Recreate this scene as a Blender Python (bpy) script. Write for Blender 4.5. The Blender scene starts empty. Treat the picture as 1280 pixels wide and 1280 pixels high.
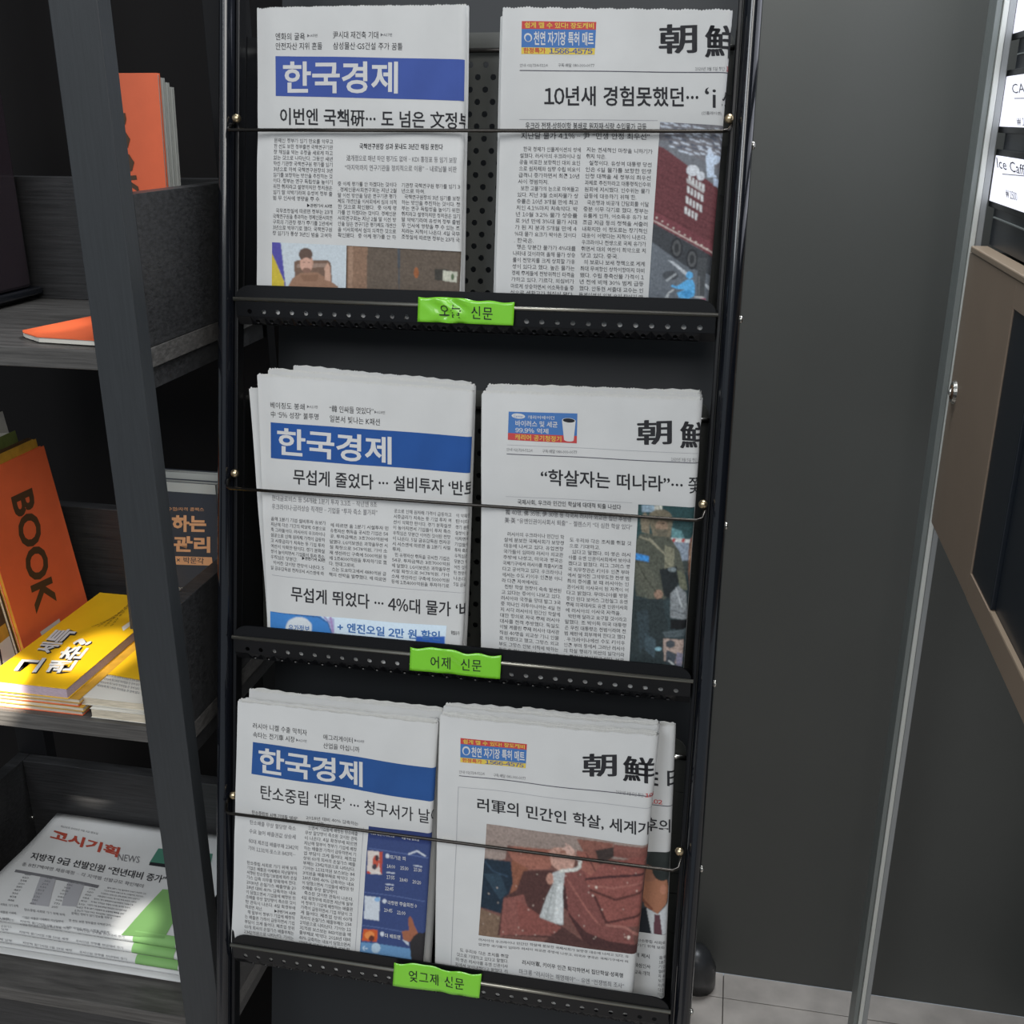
import bpy, bmesh, math, random
import numpy as np
from mathutils import Vector, Matrix
random.seed(7); rng = np.random.default_rng(7)
sc = bpy.context.scene
C = sc.collection

# ------------------------------------------------------------------ camera
PITCH, YAW, FPX, EYE = math.radians(20.21), math.radians(11.43), 1348.0, 1.5
cam_d = bpy.data.cameras.new('camera'); cam = bpy.data.objects.new('camera', cam_d); C.objects.link(cam)
cam.location = (0, 0, EYE); cam.rotation_euler = (math.pi/2 - PITCH, 0, YAW)
cam_d.sensor_width = 36; cam_d.lens = 36*FPX/1280; cam_d.clip_start = .02
sc.camera = cam

# ------------------------------------------------------------------ world, lights, exposure
sc.view_settings.view_transform = 'Standard'; sc.view_settings.look = 'None'
sc.view_settings.gamma = 1; sc.view_settings.use_curve_mapping = False
sc.view_settings.exposure = 0.0
w = bpy.data.worlds.new('world'); sc.world = w; w.use_nodes = True
w.node_tree.nodes['Background'].inputs[0].default_value = (.80, .90, 1.0, 1)
w.node_tree.nodes['Background'].inputs[1].default_value = .30

def area(name, loc, target, sx, sy, power, col):
    d = bpy.data.lights.new(name, 'AREA'); d.shape = 'RECTANGLE'; d.size = sx; d.size_y = sy
    d.energy = power; d.color = col
    o = bpy.data.objects.new(name, d); C.objects.link(o); o.location = loc
    o.rotation_euler = (Vector(target)-Vector(loc)).to_track_quat('-Z', 'Y').to_euler(); return o
def spot(name, loc, target, power, col, ang, blend=.3, r=.01):
    d = bpy.data.lights.new(name, 'SPOT'); d.energy = power; d.color = col
    d.spot_size = math.radians(ang); d.spot_blend = blend; d.shadow_soft_size = r
    o = bpy.data.objects.new(name, d); C.objects.link(o); o.location = loc
    o.rotation_euler = (Vector(target)-Vector(loc)).to_track_quat('-Z', 'Y').to_euler(); return o
area('ceiling_panel_light', (.9, -1.5, 3.1), (.0, .9, 1.0), 1.8, 1.6, 52, (1, .98, .95))
area('ceiling_panel_light', (-1.2, -1.9, 3.0), (-.3, .9, .9), 1.4, 1.4, 38, (.92, .96, 1))
area('ceiling_panel_light', (.12, 1.28, 2.66), (.12, 1.30, 0), .7, .5, 29, (.90, .95, 1))
spot('sunlight_gleam', (-.30, -.55, 2.45), (-.724, .862, .942), 1500, (1, .92, .80), 2.3, .6)
spot('sunlight_gleam', (-.62, -.70, 2.50), (-.648, .930, .955), 420, (1, .93, .80), 2.2, .6)
spot('sunlight_gleam', (-.30, -.62, 2.40), (-.642, .922, .600), 260, (1, .97, .90), 1.5, .6)
spot('sunlight_gleam', (-.50, -.60, 2.50), (-.625, .925, 1.312), 170, (1, .93, .85), 1.7, .6)

# ------------------------------------------------------------------ pixel -> point helpers (reference measurements)
_F = np.array([-math.sin(YAW)*math.cos(PITCH), math.cos(YAW)*math.cos(PITCH), -math.sin(PITCH)])
_R = np.array([math.cos(YAW), math.sin(YAW), 0.]); _D = np.cross(_F, _R); _C = np.array([0, 0, EYE])
def ray(x, y): return _F + _R*(x-640)/FPX + _D*(y-640)/FPX
def hit(x, y, P, N):
    d = ray(x, y); P = np.asarray(P, float); N = np.asarray(N, float)
    return _C + d*(((P-_C)@N)/(d@N))
def atX(x, y, X): return hit(x, y, (X, 0, 0), (1, 0, 0))
def atY(x, y, Y): return hit(x, y, (0, Y, 0), (0, 1, 0))
def atZ(x, y, Z): return hit(x, y, (0, 0, Z), (0, 0, 1))

# ------------------------------------------------------------------ materials
def lin(c):
    if isinstance(c, str): c = [int(c[i:i+2], 16)/255 for i in (1, 3, 5)]
    return tuple(v/12.92 if v <= .04045 else ((v+.055)/1.055)**2.4 for v in c)
def mat(name, col, rough=.5, metal=0, coat=0, noise=0, nscale=40, stretch=(1, 1, 1), bump=0, bscale=200, spec=.5, emit=None, estr=1, trans=0):
    m = bpy.data.materials.new(name); m.use_nodes = True; nt = m.node_tree; b = nt.nodes['Principled BSDF']
    c = lin(col) if isinstance(col, str) else col
    b.inputs['Base Color'].default_value = (*c, 1); b.inputs['Roughness'].default_value = rough
    b.inputs['Metallic'].default_value = metal; b.inputs['Coat Weight'].default_value = coat
    b.inputs['Specular IOR Level'].default_value = spec
    if trans: b.inputs['Transmission Weight'].default_value = trans
    if emit: b.inputs['Emission Color'].default_value = (*lin(emit), 1); b.inputs['Emission Strength'].default_value = estr
    tc = nt.nodes.new('ShaderNodeTexCoord'); mp = nt.nodes.new('ShaderNodeMapping'); mp.inputs['Scale'].default_value = stretch
    nt.links.new(tc.outputs['Object'], mp.inputs['Vector'])
    if noise:
        n = nt.nodes.new('ShaderNodeTexNoise'); n.inputs['Scale'].default_value = nscale; n.inputs['Detail'].default_value = 5
        nt.links.new(mp.outputs[0], n.inputs['Vector'])
        r = nt.nodes.new('ShaderNodeMapRange'); r.inputs['From Min'].default_value = .3; r.inputs['From Max'].default_value = .7
        r.inputs['To Min'].default_value = 1-noise; r.inputs['To Max'].default_value = 1+noise
        nt.links.new(n.outputs['Fac'], r.inputs['Value'])
        mx = nt.nodes.new('ShaderNodeVectorMath'); mx.operation = 'SCALE'; mx.inputs[0].default_value = c
        nt.links.new(r.outputs[0], mx.inputs['Scale']); nt.links.new(mx.outputs[0], b.inputs['Base Color'])
    if bump:
        n2 = nt.nodes.new('ShaderNodeTexNoise'); n2.inputs['Scale'].default_value = bscale; n2.inputs['Detail'].default_value = 3
        nt.links.new(mp.outputs[0], n2.inputs['Vector'])
        bp = nt.nodes.new('ShaderNodeBump'); bp.inputs['Strength'].default_value = bump; bp.inputs['Distance'].default_value = .001
        nt.links.new(n2.outputs['Fac'], bp.inputs['Height']); nt.links.new(bp.outputs[0], b.inputs['Normal'])
    return m
M = dict(
    paper=mat('newsprint', (.60, .605, .60), .9, noise=.03, nscale=25, bump=.25, bscale=60, spec=.15),
    paper2=mat('newsprint_inner', (.62, .62, .60), .9, noise=.05, nscale=300, spec=.15),
    ink=mat('black_ink', (.022, .022, .026), .7, spec=.2), greyink=mat('grey_ink', (.16, .16, .17), .8, spec=.2),
    bodyink=mat('body_ink', (.10, .10, .105), .8, spec=.2),
    headink=mat('headline_ink', (.030, .030, .034), .7, spec=.2),
    ruleink=mat('rule_ink', (.10, .10, .12), .8, spec=.2), faint=mat('faint_rule_ink', (.33, .33, .36), .8, spec=.2),
    red=mat('red_ink', (.50, .05, .05), .7), navy_ink=mat('navy_ink', (.03, .07, .30), .7),
    cyanink=mat('blue_ink', (.05, .16, .42), .7), whiteink=mat('unprinted_white', (.60, .60, .60), .8, spec=.2),
    yellowink=mat('yellow_ink', (.66, .50, .08), .8),
    band_a=mat('violet_blue_band_ink', (.055, .095, .33), .75, noise=.08, nscale=30, spec=.2),
    band_b=mat('blue_band_ink', (.022, .085, .30), .75, noise=.08, nscale=30, spec=.2),
    band_c=mat('deep_blue_band_ink', (.025, .085, .27), .75, noise=.08, nscale=30, spec=.2),
    black=mat('black_powder_coated_steel', (.0050, .0052, .0062), .34, bump=.05, bscale=900, spec=.30),
    plate=mat('perforated_steel', (.05, .052, .046), .45, metal=.1, bump=.05, bscale=600),
    gloss=mat('gloss_black_tube', (.006, .007, .010), .16, coat=.5),
    wire=mat('dark_steel_wire', (.05, .045, .040), .22, metal=.9), chrome=mat('brushed_chrome', (.62, .60, .55), .25, metal=1),
    brass=mat('brass_screw', (.65, .52, .33), .3, metal=1),
    wood_lit=mat('woodgrain_lit', (.075, .071, .067), .4, noise=.4, nscale=14, stretch=(1.2, 12, 30), bump=.25, bscale=60),  # shelf copy of the laminate, paler to paint in the light on it
    wood=mat('black_woodgrain_laminate', (.024, .024, .025), .42, noise=.45, nscale=14, stretch=(1.2, 12, 30), bump=.25, bscale=60),
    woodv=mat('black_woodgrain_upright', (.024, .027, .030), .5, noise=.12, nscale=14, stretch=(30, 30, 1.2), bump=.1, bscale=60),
    label=mat('lime_green_film', (.20, .60, .025), .30, coat=.6),
    orange=mat('orange_card', (.72, .13, .045), .45, noise=.03, nscale=60), brown=mat('brown_cutout', (.07, .035, .014), .6),
    yellow=mat('yellow_card', (.80, .47, .012), .38, noise=.03, nscale=40), lav=mat('lavender_page_edges', (.42, .33, .38), .7, noise=.15, nscale=300, stretch=(1, 1, 6)),
    pageedge=mat('cream_page_edges', (.52, .46, .36), .8, noise=.3, nscale=200, stretch=(.3, .3, 8)),
    gold=mat('gold_card', (.50, .27, .03), .45, noise=.2, nscale=70), white=mat('white_card', (.62, .60, .54), .6),
    green=mat('olive_green_card', (.12, .15, .035), .6, noise=.2, nscale=80), navy=mat('navy_card', (.022, .027, .038), .45),
    peach=mat('peach_print', (.60, .30, .14), .6), greygreen=mat('grey_page_edges', (.35, .36, .34), .7),
    holder=mat('plum_acrylic', (.022, .016, .020), .18, coat=.5),
    wall=mat('charcoal_panel', (.088, .090, .083), .42, noise=.04, nscale=5, bump=.06, bscale=500, spec=.55),
    tile=mat('stone_tile', (.50, .455, .415), .45, noise=.24, nscale=11, bump=.15, bscale=30),
    grout=mat('grout', (.10, .09, .08), .9),
    alu=mat('anodised_aluminium', (.24, .26, .25), .45, metal=.3), alu3=mat('pale_aluminium', (.38, .39, .39), .45, metal=.3), alu2=mat('bright_aluminium', (.72, .73, .68), .4, metal=.25),
    beige=mat('bronze_beige_panel', (.245, .182, .132), .42, noise=.03, nscale=20, bump=.04), beige2=mat('bronze_beige_edge', (.27, .205, .145), .35),
    dglass=mat('dark_glass', (.010, .014, .020), .38, coat=.05), dark=mat('dark_plastic', (.012, .013, .014), .4),
    lit=mat('backlit_menu_panel', (.8, .8, .85), .5, emit='#e6e8f6', estr=.95),
    navyback=mat('back_sheet_steel', (.0095, .0115, .0140), .5, spec=.4), wood_shaded=mat('rear_upright_shaded', (.008, .008, .009), .6, spec=.2),  # rear upright copy of the laminate has shade put into its colour
    shade_black=mat('painted_shade_board', (.006, .005, .005), .7, spec=.2),  # black that stands in for the darkness behind the bookcase
    rubber=mat('black_rubber', (.03, .031, .033), .38),
)
def vcol_mat():
    m = bpy.data.materials.new('colour_print'); m.use_nodes = True; nt = m.node_tree; b = nt.nodes['Principled BSDF']
    a = nt.nodes.new('ShaderNodeVertexColor'); a.layer_name = 'Col'
    nt.links.new(a.outputs[0], b.inputs['Base Color']); b.inputs['Roughness'].default_value = .7
    b.inputs['Specular IOR Level'].default_value = .25; return m
M['print'] = vcol_mat()

# ------------------------------------------------------------------ object helpers
class MB:
    """collects geometry in world coordinates"""
    def __init__(s): s.ch = []; s.n = 0; s.fi = []; s.fl = []; s.smooth = False
    def add(s, vs, fs):
        a = np.array([tuple(p) for p in vs] if not isinstance(vs, np.ndarray) else vs, float).reshape(-1, 3); s.ch.append(a)
        s.fl.append(np.fromiter((len(f) for f in fs), int)); s.fi.append(np.fromiter((i for f in fs for i in f), int)+s.n); s.n += len(a); return s
    def box(s, x0, x1, y0, y1, z0, z1):
        return s.add([(x0,y0,z0),(x1,y0,z0),(x1,y1,z0),(x0,y1,z0),(x0,y0,z1),(x1,y0,z1),(x1,y1,z1),(x0,y1,z1)],
                     [(0,3,2,1),(4,5,6,7),(0,1,5,4),(1,2,6,5),(2,3,7,6),(3,0,4,7)])
    def hexa(s, lo, hi):   # two quads (4 points each, same winding)
        return s.add(list(lo)+list(hi), [(3,2,1,0),(4,5,6,7),(0,1,5,4),(1,2,6,5),(2,3,7,6),(3,0,4,7)])
    def prism(s, pts, z0, z1):
        n = len(pts)
        return s.add([(x,y,z0) for x,y in pts]+[(x,y,z1) for x,y in pts],
                     [tuple(range(n))[::-1], tuple(range(n,2*n))]+[(i,(i+1)%n,n+(i+1)%n,n+i) for i in range(n)])
    def tube(s, path, r, n=10, cap=True):
        path = [Vector(p) for p in path]; rings = []
        up = Vector((0,0,1))
        for i, p in enumerate(path):
            t = (path[min(i+1,len(path)-1)]-path[max(i-1,0)]).normalized()
            a = t.cross(up if abs(t.z) < .95 else Vector((0,1,0))).normalized(); b = a.cross(t)
            rr = r[i] if isinstance(r, list) else r
            rx, ry = rr if isinstance(rr, tuple) else (rr, rr)
            rings.append([p+a*rx*math.cos(q)+b*ry*math.sin(q) for q in [2*math.pi*k/n for k in range(n)]])
        vs = [v for rg in rings for v in rg]; fs = []
        for i in range(len(path)-1):
            for k in range(n): fs.append((i*n+k, i*n+(k+1)%n, (i+1)*n+(k+1)%n, (i+1)*n+k))
        if cap: fs.append(tuple(range(n))[::-1]); fs.append(tuple(range((len(path)-1)*n, len(path)*n)))
        return s.add(vs, fs)
    def ball(s, c, rx, ry, rz, nu=12, nv=7):
        vs = [(c[0],c[1],c[2]+rz)]
        for j in range(1, nv):
            t = math.pi*j/nv
            for k in range(nu):
                q = 2*math.pi*k/nu; vs.append((c[0]+rx*math.sin(t)*math.cos(q), c[1]+ry*math.sin(t)*math.sin(q), c[2]+rz*math.cos(t)))
        vs.append((c[0],c[1],c[2]-rz)); fs = [(0,1+k,1+(k+1)%nu) for k in range(nu)]
        for j in range(nv-2):
            for k in range(nu): a = 1+j*nu; fs.append((a+k, a+nu+k, a+nu+(k+1)%nu, a+(k+1)%nu))
        e = len(vs)-1; a = 1+(nv-2)*nu; fs += [(a+k, e, a+(k+1)%nu) for k in range(nu)]
        return s.add(vs, fs)

def obj(name, mb, m, parent=None, bevel=0, smooth=None, recalc=True, kind=None):
    me = bpy.data.meshes.new(name); o = bpy.data.objects.new(name, me); C.objects.link(o)
    org = Vector(parent['_org']) if parent is not None and '_org' in parent else Vector((0,0,0))
    if parent is not None and '_org' not in parent:
        org = Vector(parent['_o2']) if '_o2' in parent else Vector((0,0,0))
    V_ = np.concatenate(mb.ch)-np.array(org[:]); L_ = np.concatenate(mb.fl); I_ = np.concatenate(mb.fi)
    me.vertices.add(len(V_)); me.vertices.foreach_set('co', V_.ravel()); me.loops.add(len(I_)); me.loops.foreach_set('vertex_index', I_)
    me.polygons.add(len(L_)); me.polygons.foreach_set('loop_start', np.concatenate([[0], np.cumsum(L_)[:-1]])); me.polygons.foreach_set('loop_total', L_)
    me.update(calc_edges=True); me.validate()
    if recalc:
        bm = bmesh.new(); bm.from_mesh(me); bmesh.ops.recalc_face_normals(bm, faces=bm.faces); bm.to_mesh(me); bm.free()
    me.materials.append(M[m] if isinstance(m, str) else m)
    me.polygons.foreach_set('use_smooth', [bool(mb.smooth if smooth is None else smooth)]*len(me.polygons))
    if parent is not None: o.parent = parent
    o['_o2'] = tuple(org)
    if bevel:
        b = o.modifiers.new('bevel', 'BEVEL'); b.width = bevel; b.segments = 2; b.limit_method = 'ANGLE'
    if kind: o['kind'] = kind
    return o
def thing(name, label, cat, loc, group=None):
    o = bpy.data.objects.new(name, None); C.objects.link(o); o.location = loc; o.empty_display_size = .03
    o['label'] = label; o['category'] = cat; o['_org'] = tuple(loc)
    if group: o['group'] = group
    return o
def struct(name, mb, m, parent=None, **k):
    o = obj(name, mb, m, parent, **k); o['kind'] = 'structure'; return o

# ------------------------------------------------------------------ lettering (text curves turned into meshes, glyph by glyph)
_gl = {}; _adv = {}
def _mesh_of(body, off, res):
    cu = bpy.data.curves.new('t', 'FONT'); cu.body = body; cu.size = 1; cu.space_line = 3; cu.resolution_u = res; cu.offset = off
    o = bpy.data.objects.new('t', cu); me = bpy.data.meshes.new_from_object(o)
    n = len(me.vertices); v = np.empty(n*3); me.vertices.foreach_get('co', v); v = v.reshape(-1, 3)[:, :2].copy()
    f = [tuple(p.vertices) for p in me.polygons]
    bpy.data.objects.remove(o); bpy.data.curves.remove(cu); bpy.data.meshes.remove(me); return v, f
def _lines(items, off, res):
    """one text object with one item per line, split again by line: list of (verts, faces)"""
    v, f = _mesh_of('\n'.join(items), off, res); row = np.round((-v[:,1]+.3)/3.0).astype(int); out = []
    fr = np.array([row[q[0]] for q in f]) if f else np.zeros(0, int)
    for i in range(len(items)):
        idx = np.where(row == i)[0]; mp = -np.ones(len(v), int); mp[idx] = np.arange(len(idx)); fs = [tuple(int(mp[k]) for k in f[j]) for j in np.where(fr == i)[0]]
        out.append((v[idx]+np.array([0, 3.0*i]), fs))
    return out
def prefetch(s, off, res):
    need = []; adv = []
    for c in dict.fromkeys(s):
        cc = chr(ord(c)+0xFEE0) if c in '0123456789%' else c; o_ = 0 if (0x4E00 <= ord(c) <= 0x9FFF) else off
        if c != ' ' and (cc, o_, res) not in _gl and (cc, o_) not in need: need.append((cc, o_))
        if c not in _adv and c not in '0123456789% ' and not (0xAC00 <= ord(c) <= 0xD7A3 or 0x4E00 <= ord(c) <= 0x9FFF): adv.append(c)
    if '가' not in _adv:
        L = _lines(['HH', 'H가H', 'H文H'], 0, 1); w_ = [a[:,0].max()-a[:,0].min() for a, _ in L]; _adv['가'] = w_[1]-w_[0]; _adv['文'] = w_[2]-w_[0]; _adv['HH'] = w_[0]
    if adv:
        for c, (a, _) in zip(adv, _lines(['H'+c+'H' for c in adv], 0, 1)): _adv[c] = a[:,0].max()-a[:,0].min()-_adv['HH']
    for o_ in dict.fromkeys(q[1] for q in need):
        cs = [q[0] for q in need if q[1] == o_]
        for c, (v, f) in zip(cs, _lines(cs, o_, res)):
            if 0xFF01 <= ord(c) <= 0xFF5E and len(v):
                n_ = chr(ord(c)-0xFEE0); _adv[n_] = .56 if n_ != '%' else .92
                v = v-np.array([(v[:,0].max()+v[:,0].min())/2-_adv[n_]/2, 0])
            _gl[(c, o_, res)] = (v, f)
def glyph(c, off, res):
    if c in '0123456789%': return glyph_raw(chr(ord(c)+0xFEE0), off, res, c)
    if 0x4E00 <= ord(c) <= 0x9FFF and off > 0:
        v, f = glyph_raw(c, 0, res); n = len(v); vs = []; fs = []
        for i, (dx, dy) in enumerate(((0, 0), (off*1.2, 0), (0, off*.8), (off*1.2, off*.8), (-off*.6, off*.4))):
            vs.append(v+np.array([dx, dy])); fs += [tuple(j+n*i for j in q) for q in f]
        return np.concatenate(vs), fs
    return glyph_raw(c, off, res)
def glyph_raw(c, off, res, narrow=None):
    k = (c, off, res)
    if k not in _gl and narrow:
        v, f = _mesh_of(c, off, res); w_ = v[:,0].max()-v[:,0].min(); _adv[narrow] = .56 if narrow != '%' else .92
        _gl[k] = (v-np.array([(v[:,0].max()+v[:,0].min())/2-_adv[narrow]/2, 0]), f)
    if k not in _gl:
        if c not in _adv:
            if c == ' ': _adv[c] = .30
            elif 0xAC00 <= ord(c) <= 0xD7A3 and '가' in _adv: _adv[c] = _adv['가']
            elif 0x4E00 <= ord(c) <= 0x9FFF and '文' in _adv: _adv[c] = _adv['文']
            else:
                a, _ = _mesh_of('H'+c+'H', 0, 1); b, _ = _mesh_of('HH', 0, 1)
                _adv[c] = (a[:,0].max()-a[:,0].min())-(b[:,0].max()-b[:,0].min())
        if c == ' ': _gl[k] = (np.zeros((0,2)), [])
        else: _gl[k] = _mesh_of(c, off, res)
    return _gl[k]
def text2d(s, off=0, res=2, track=0):
    vs = []; fs = []; x = 0; n = 0; prefetch(s, off, res)
    for c in s:
        v, f = glyph(c, off, res)
        if len(v): vs.append(v+np.array([x, 0])); fs += [tuple(i+n for i in q) for q in f]; n += len(v)
        x += (_adv['가'] if 0xAC00 <= ord(c) <= 0xD7A3 else _adv['文'] if 0x4E00 <= ord(c) <= 0x9FFF else .30 if c == ' ' else _adv[c])+track
    return (np.concatenate(vs) if vs else np.zeros((0,2))), fs, x
def norm_text(s, off=0, res=2, fullw=False, track=0):
    v, f, adv = text2d(s, off, res, track); v = v.copy()
    x0, x1 = (v[:,0].min(), v[:,0].max()) if not fullw else (0, adv)
    y0, y1 = v[:,1].min(), v[:,1].max()
    v[:,0] = (v[:,0]-x0)/(x1-x0); v[:,1] = (v[:,1]-y0)/(y1-y0); return v, f

# ------------------------------------------------------------------ little raster painter for colour prints (vertex colours on a grid)
class Pic:
    def __init__(s, x0, y0, x1, y1, bg='#808080', res=1.25):
        s.x0, s.y0, s.res = x0, y0, res; s.w = int((x1-x0)*res)+2; s.h = int((y1-y0)*res)+2
        s.a = np.ones((s.h, s.w, 3))*np.array(s.c(bg)); yy, xx = np.mgrid[0:s.h, 0:s.w]; s.X = x0+xx/res; s.Y = y0+yy/res
    def c(s, h): return np.array(lin(h))*1.22
    def put(s, m, col, al=1): s.a[m] = s.a[m]*(1-al)+s.c(col)*al; return s
    def poly(s, pts, col, al=1):
        m = np.zeros(s.X.shape, bool); n = len(pts)
        for i in range(n):
            x0, y0 = pts[i]; x1, y1 = pts[(i+1) % n]
            if y0 == y1: continue
            t = ((y0 > s.Y) != (y1 > s.Y)) & (s.X < (x1-x0)*(s.Y-y0)/(y1-y0)+x0); m ^= t
        return s.put(m, col, al)
    def ell(s, cx, cy, rx, ry, col, al=1, rot=0):
        c, q = math.cos(rot), math.sin(rot); u = (s.X-cx)*c+(s.Y-cy)*q; v = -(s.X-cx)*q+(s.Y-cy)*c
        return s.put((u/rx)**2+(v/ry)**2 < 1, col, al)
    def line(s, pts, w_, col, al=1):
        for (x0, y0), (x1, y1) in zip(pts[:-1], pts[1:]):
            L = (x1-x0)**2+(y1-y0)**2+1e-9; t = np.clip(((s.X-x0)*(x1-x0)+(s.Y-y0)*(y1-y0))/L, 0, 1)
            s.put(np.hypot(s.X-x0-t*(x1-x0), s.Y-y0-t*(y1-y0)) < w_/2, col, al)
        return s
    def blur(s, n=1):
        for _ in range(n):
            p = np.pad(s.a, ((1,1),(1,1),(0,0)), 'edge')
            s.a = (p[1:-1,1:-1]*2+p[:-2,1:-1]+p[2:,1:-1]+p[1:-1,:-2]+p[1:-1,2:])/6
        return s
    def noise(s, amp, n=1):
        q = rng.normal(0, 1, s.X.shape)
        for _ in range(n):
            p = np.pad(q, 1, 'edge'); q = (p[1:-1,1:-1]+p[:-2,1:-1]+p[2:,1:-1]+p[1:-1,:-2]+p[1:-1,2:])/5*1.6
        s.a = np.clip(s.a*(1+amp*q[...,None]), 0, 1); return s
    def sample(s, x, y):
        u = np.clip((x-s.x0)*s.res, 0, s.w-1.001); v = np.clip((y-s.y0)*s.res, 0, s.h-1.001)
        i = u.astype(int); j = v.astype(int); fu = (u-i)[...,None]; fv = (v-j)[...,None]
        return (s.a[j,i]*(1-fu)*(1-fv)+s.a[j,i+1]*fu*(1-fv)+s.a[j+1,i]*(1-fu)*fv+s.a[j+1,i+1]*fu*fv)

# ------------------------------------------------------------------ surfaces that carry print
class Flat:
    """a plane; px(x,y) gives its 2-D coordinates, W() the world point"""
    def __init__(s, P, eu, ev):
        s.P = np.array(P, float); s.eu = np.array(eu, float); s.ev = np.array(ev, float)
        s.eu /= np.linalg.norm(s.eu); s.ev -= s.eu*(s.ev@s.eu); s.ev /= np.linalg.norm(s.ev)
        s.en = np.cross(s.eu, s.ev)
        if s.en@(_C-s.P) < 0: s.en = -s.en
    def px(s, x, y):
        x = np.asarray(x, float); y = np.asarray(y, float)
        d = _F+_R*((x-640)/FPX)[...,None]+_D*((y-640)/FPX)[...,None]
        p = _C+d*(((s.P-_C)@s.en)/(d@s.en))[...,None]-s.P
        return p@s.eu, p@s.ev
    def W(s, u, v, lift=0):
        u = np.asarray(u, float); v = np.asarray(v, float)
        return s.P+u[...,None]*s.eu+v[...,None]*s.ev+s.en*lift

def px_text(surf, parent, name, s, p0, p1, h, m, off=0, res=2, up=None, lift=.0003, cuts=False, track=0, fullw=False, kind=None, shear=0, mb=None):
    """s fills the box whose bottom edge runs p0 -> p1 (reference pixels) and whose height is h pixels"""
    v, f = norm_text(s, off, res, fullw, track)
    up = np.array(up if up is not None else (0, -1.)); p0 = np.array(p0, float); p1 = np.array(p1, float)
    if cuts and isinstance(surf, Sheet):
        bm = bmesh.new(); bv = [bm.verts.new((a, b, 0)) for a, b in v]
        for q in f:
            try: bm.faces.new([bv[i] for i in q])
            except ValueError: pass
        wpx = max(1, np.linalg.norm(p1-p0))
        for k in range(1, 20):
            x = 1-k*2/wpx
            bmesh.ops.bisect_plane(bm, geom=bm.verts[:]+bm.edges[:]+bm.faces[:], plane_co=(x,0,0), plane_no=(1,0,0))
        bm.verts.index_update(); v = np.array([(q.co.x, q.co.y) for q in bm.verts]); f = [tuple(q.index for q in fa.verts) for fa in bm.faces]; bm.free()
    P = p0+v[:,:1]*(p1-p0)+v[:,1:]*h*up+(v[:,1:]*shear*np.array([1., 0]))
    u, vv = surf.px(P[:,0], P[:,1]); w3 = surf.W(u, vv, lift)
    if mb is not None: mb.add(w3, f); return None
    g = MB(); g.add(w3, f); return obj(name, g, m, parent, recalc=False, kind=kind)
def px_grid(surf, q, nu, nv, lift):
    """q = TL,TR,BR,BL pixels"""
    TL, TR, BR, BL = [np.array(p, float) for p in q]; b, a = np.mgrid[0:1:(nv+1)*1j, 0:1:(nu+1)*1j]; a = a[...,None]; b = b[...,None]
    P = (TL*(1-a)+TR*a)*(1-b)+(BL*(1-a)+BR*a)*b; u, v = surf.px(P[...,0], P[...,1]); W3 = surf.W(u, v, lift).reshape(-1, 3)
    f = [(j*(nu+1)+i, (j+1)*(nu+1)+i, (j+1)*(nu+1)+i+1, j*(nu+1)+i+1) for j in range(nv) for i in range(nu)]
    return W3, f, P
def px_quad(surf, parent, name, q, m, lift=.0002, nu=60, nv=2, mb=None):
    w3, f, _ = px_grid(surf, q, nu, nv, lift)
    if mb is not None: mb.add(w3, f); return None
    g = MB(); g.add(w3, f); return obj(name, g, m, parent, recalc=False, smooth=True)
def px_pic(surf, parent, name, q, pic, lift=.0002, dens=1.1):
    TL, TR, BR, BL = [np.array(p, float) for p in q]
    nu = max(4, int(max(np.linalg.norm(TR-TL), np.linalg.norm(BR-BL))*dens)); nv = max(4, int(max(np.linalg.norm(BL-TL), np.linalg.norm(BR-TR))*dens))
    w3, f, P = px_grid(surf, q, nu, nv, lift); g = MB(); g.add(w3, f)
    o = obj(name, g, 'print', parent, recalc=False, smooth=True)
    col = pic.sample(P[...,0], P[...,1]).reshape(-1, 3); rgba = np.ones((len(col), 4)); rgba[:,:3] = np.clip(col, 0, 1)
    at = o.data.color_attributes.new('Col', 'FLOAT_COLOR', 'POINT'); at.data.foreach_set('color', rgba.ravel()); return o
def px_ell(surf, parent, name, c, rx, ry, m, lift=.0004, ux=(1, .08), n=28, mb=None):
    ux = np.array(ux); uy = np.array((0, 1.)); pts = [np.array(c)+ux*rx*math.cos(t)+uy*ry*math.sin(t) for t in [2*math.pi*k/n for k in range(n)]]
    u, v = surf.px(np.array([p[0] for p in pts]), np.array([p[1] for p in pts])); w3 = surf.W(u, v, lift)
    g = mb or MB(); g.add(w3, [tuple(range(n))[::-1]])
    if mb is None: return obj(name, g, m, parent, recalc=False)

# ------------------------------------------------------------------ the setting: wall, floor, aluminium post
YB = 1.635
struct('wall_back', MB().box(-2.6, 2.2, YB, YB+.05, 0, 2.7), 'wall')
struct('dark_backing', MB().box(-2.6, -.53, 1.30, 1.34, 0, 2.7), 'shade_black')  # added sheet that keeps the gaps of the open bookcase dark
fl = struct('floor', MB().box(-2.6, 2.2, -1.6, YB, -.03, -.006), 'grout')
TS = .6
for i in range(-3, 4):
    for j in range(0, 5):
        x0 = .0715+i*TS; y1 = (YB if j == 0 else 1.574-(j-1)*TS); y0 = 1.574-j*TS
        t = MB().box(x0+.0009, x0+TS-.0009, y0+.0009, y1-.0009, -.006, 0)
        obj('floor_tile', t, 'tile', fl, bevel=.0006)

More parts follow.
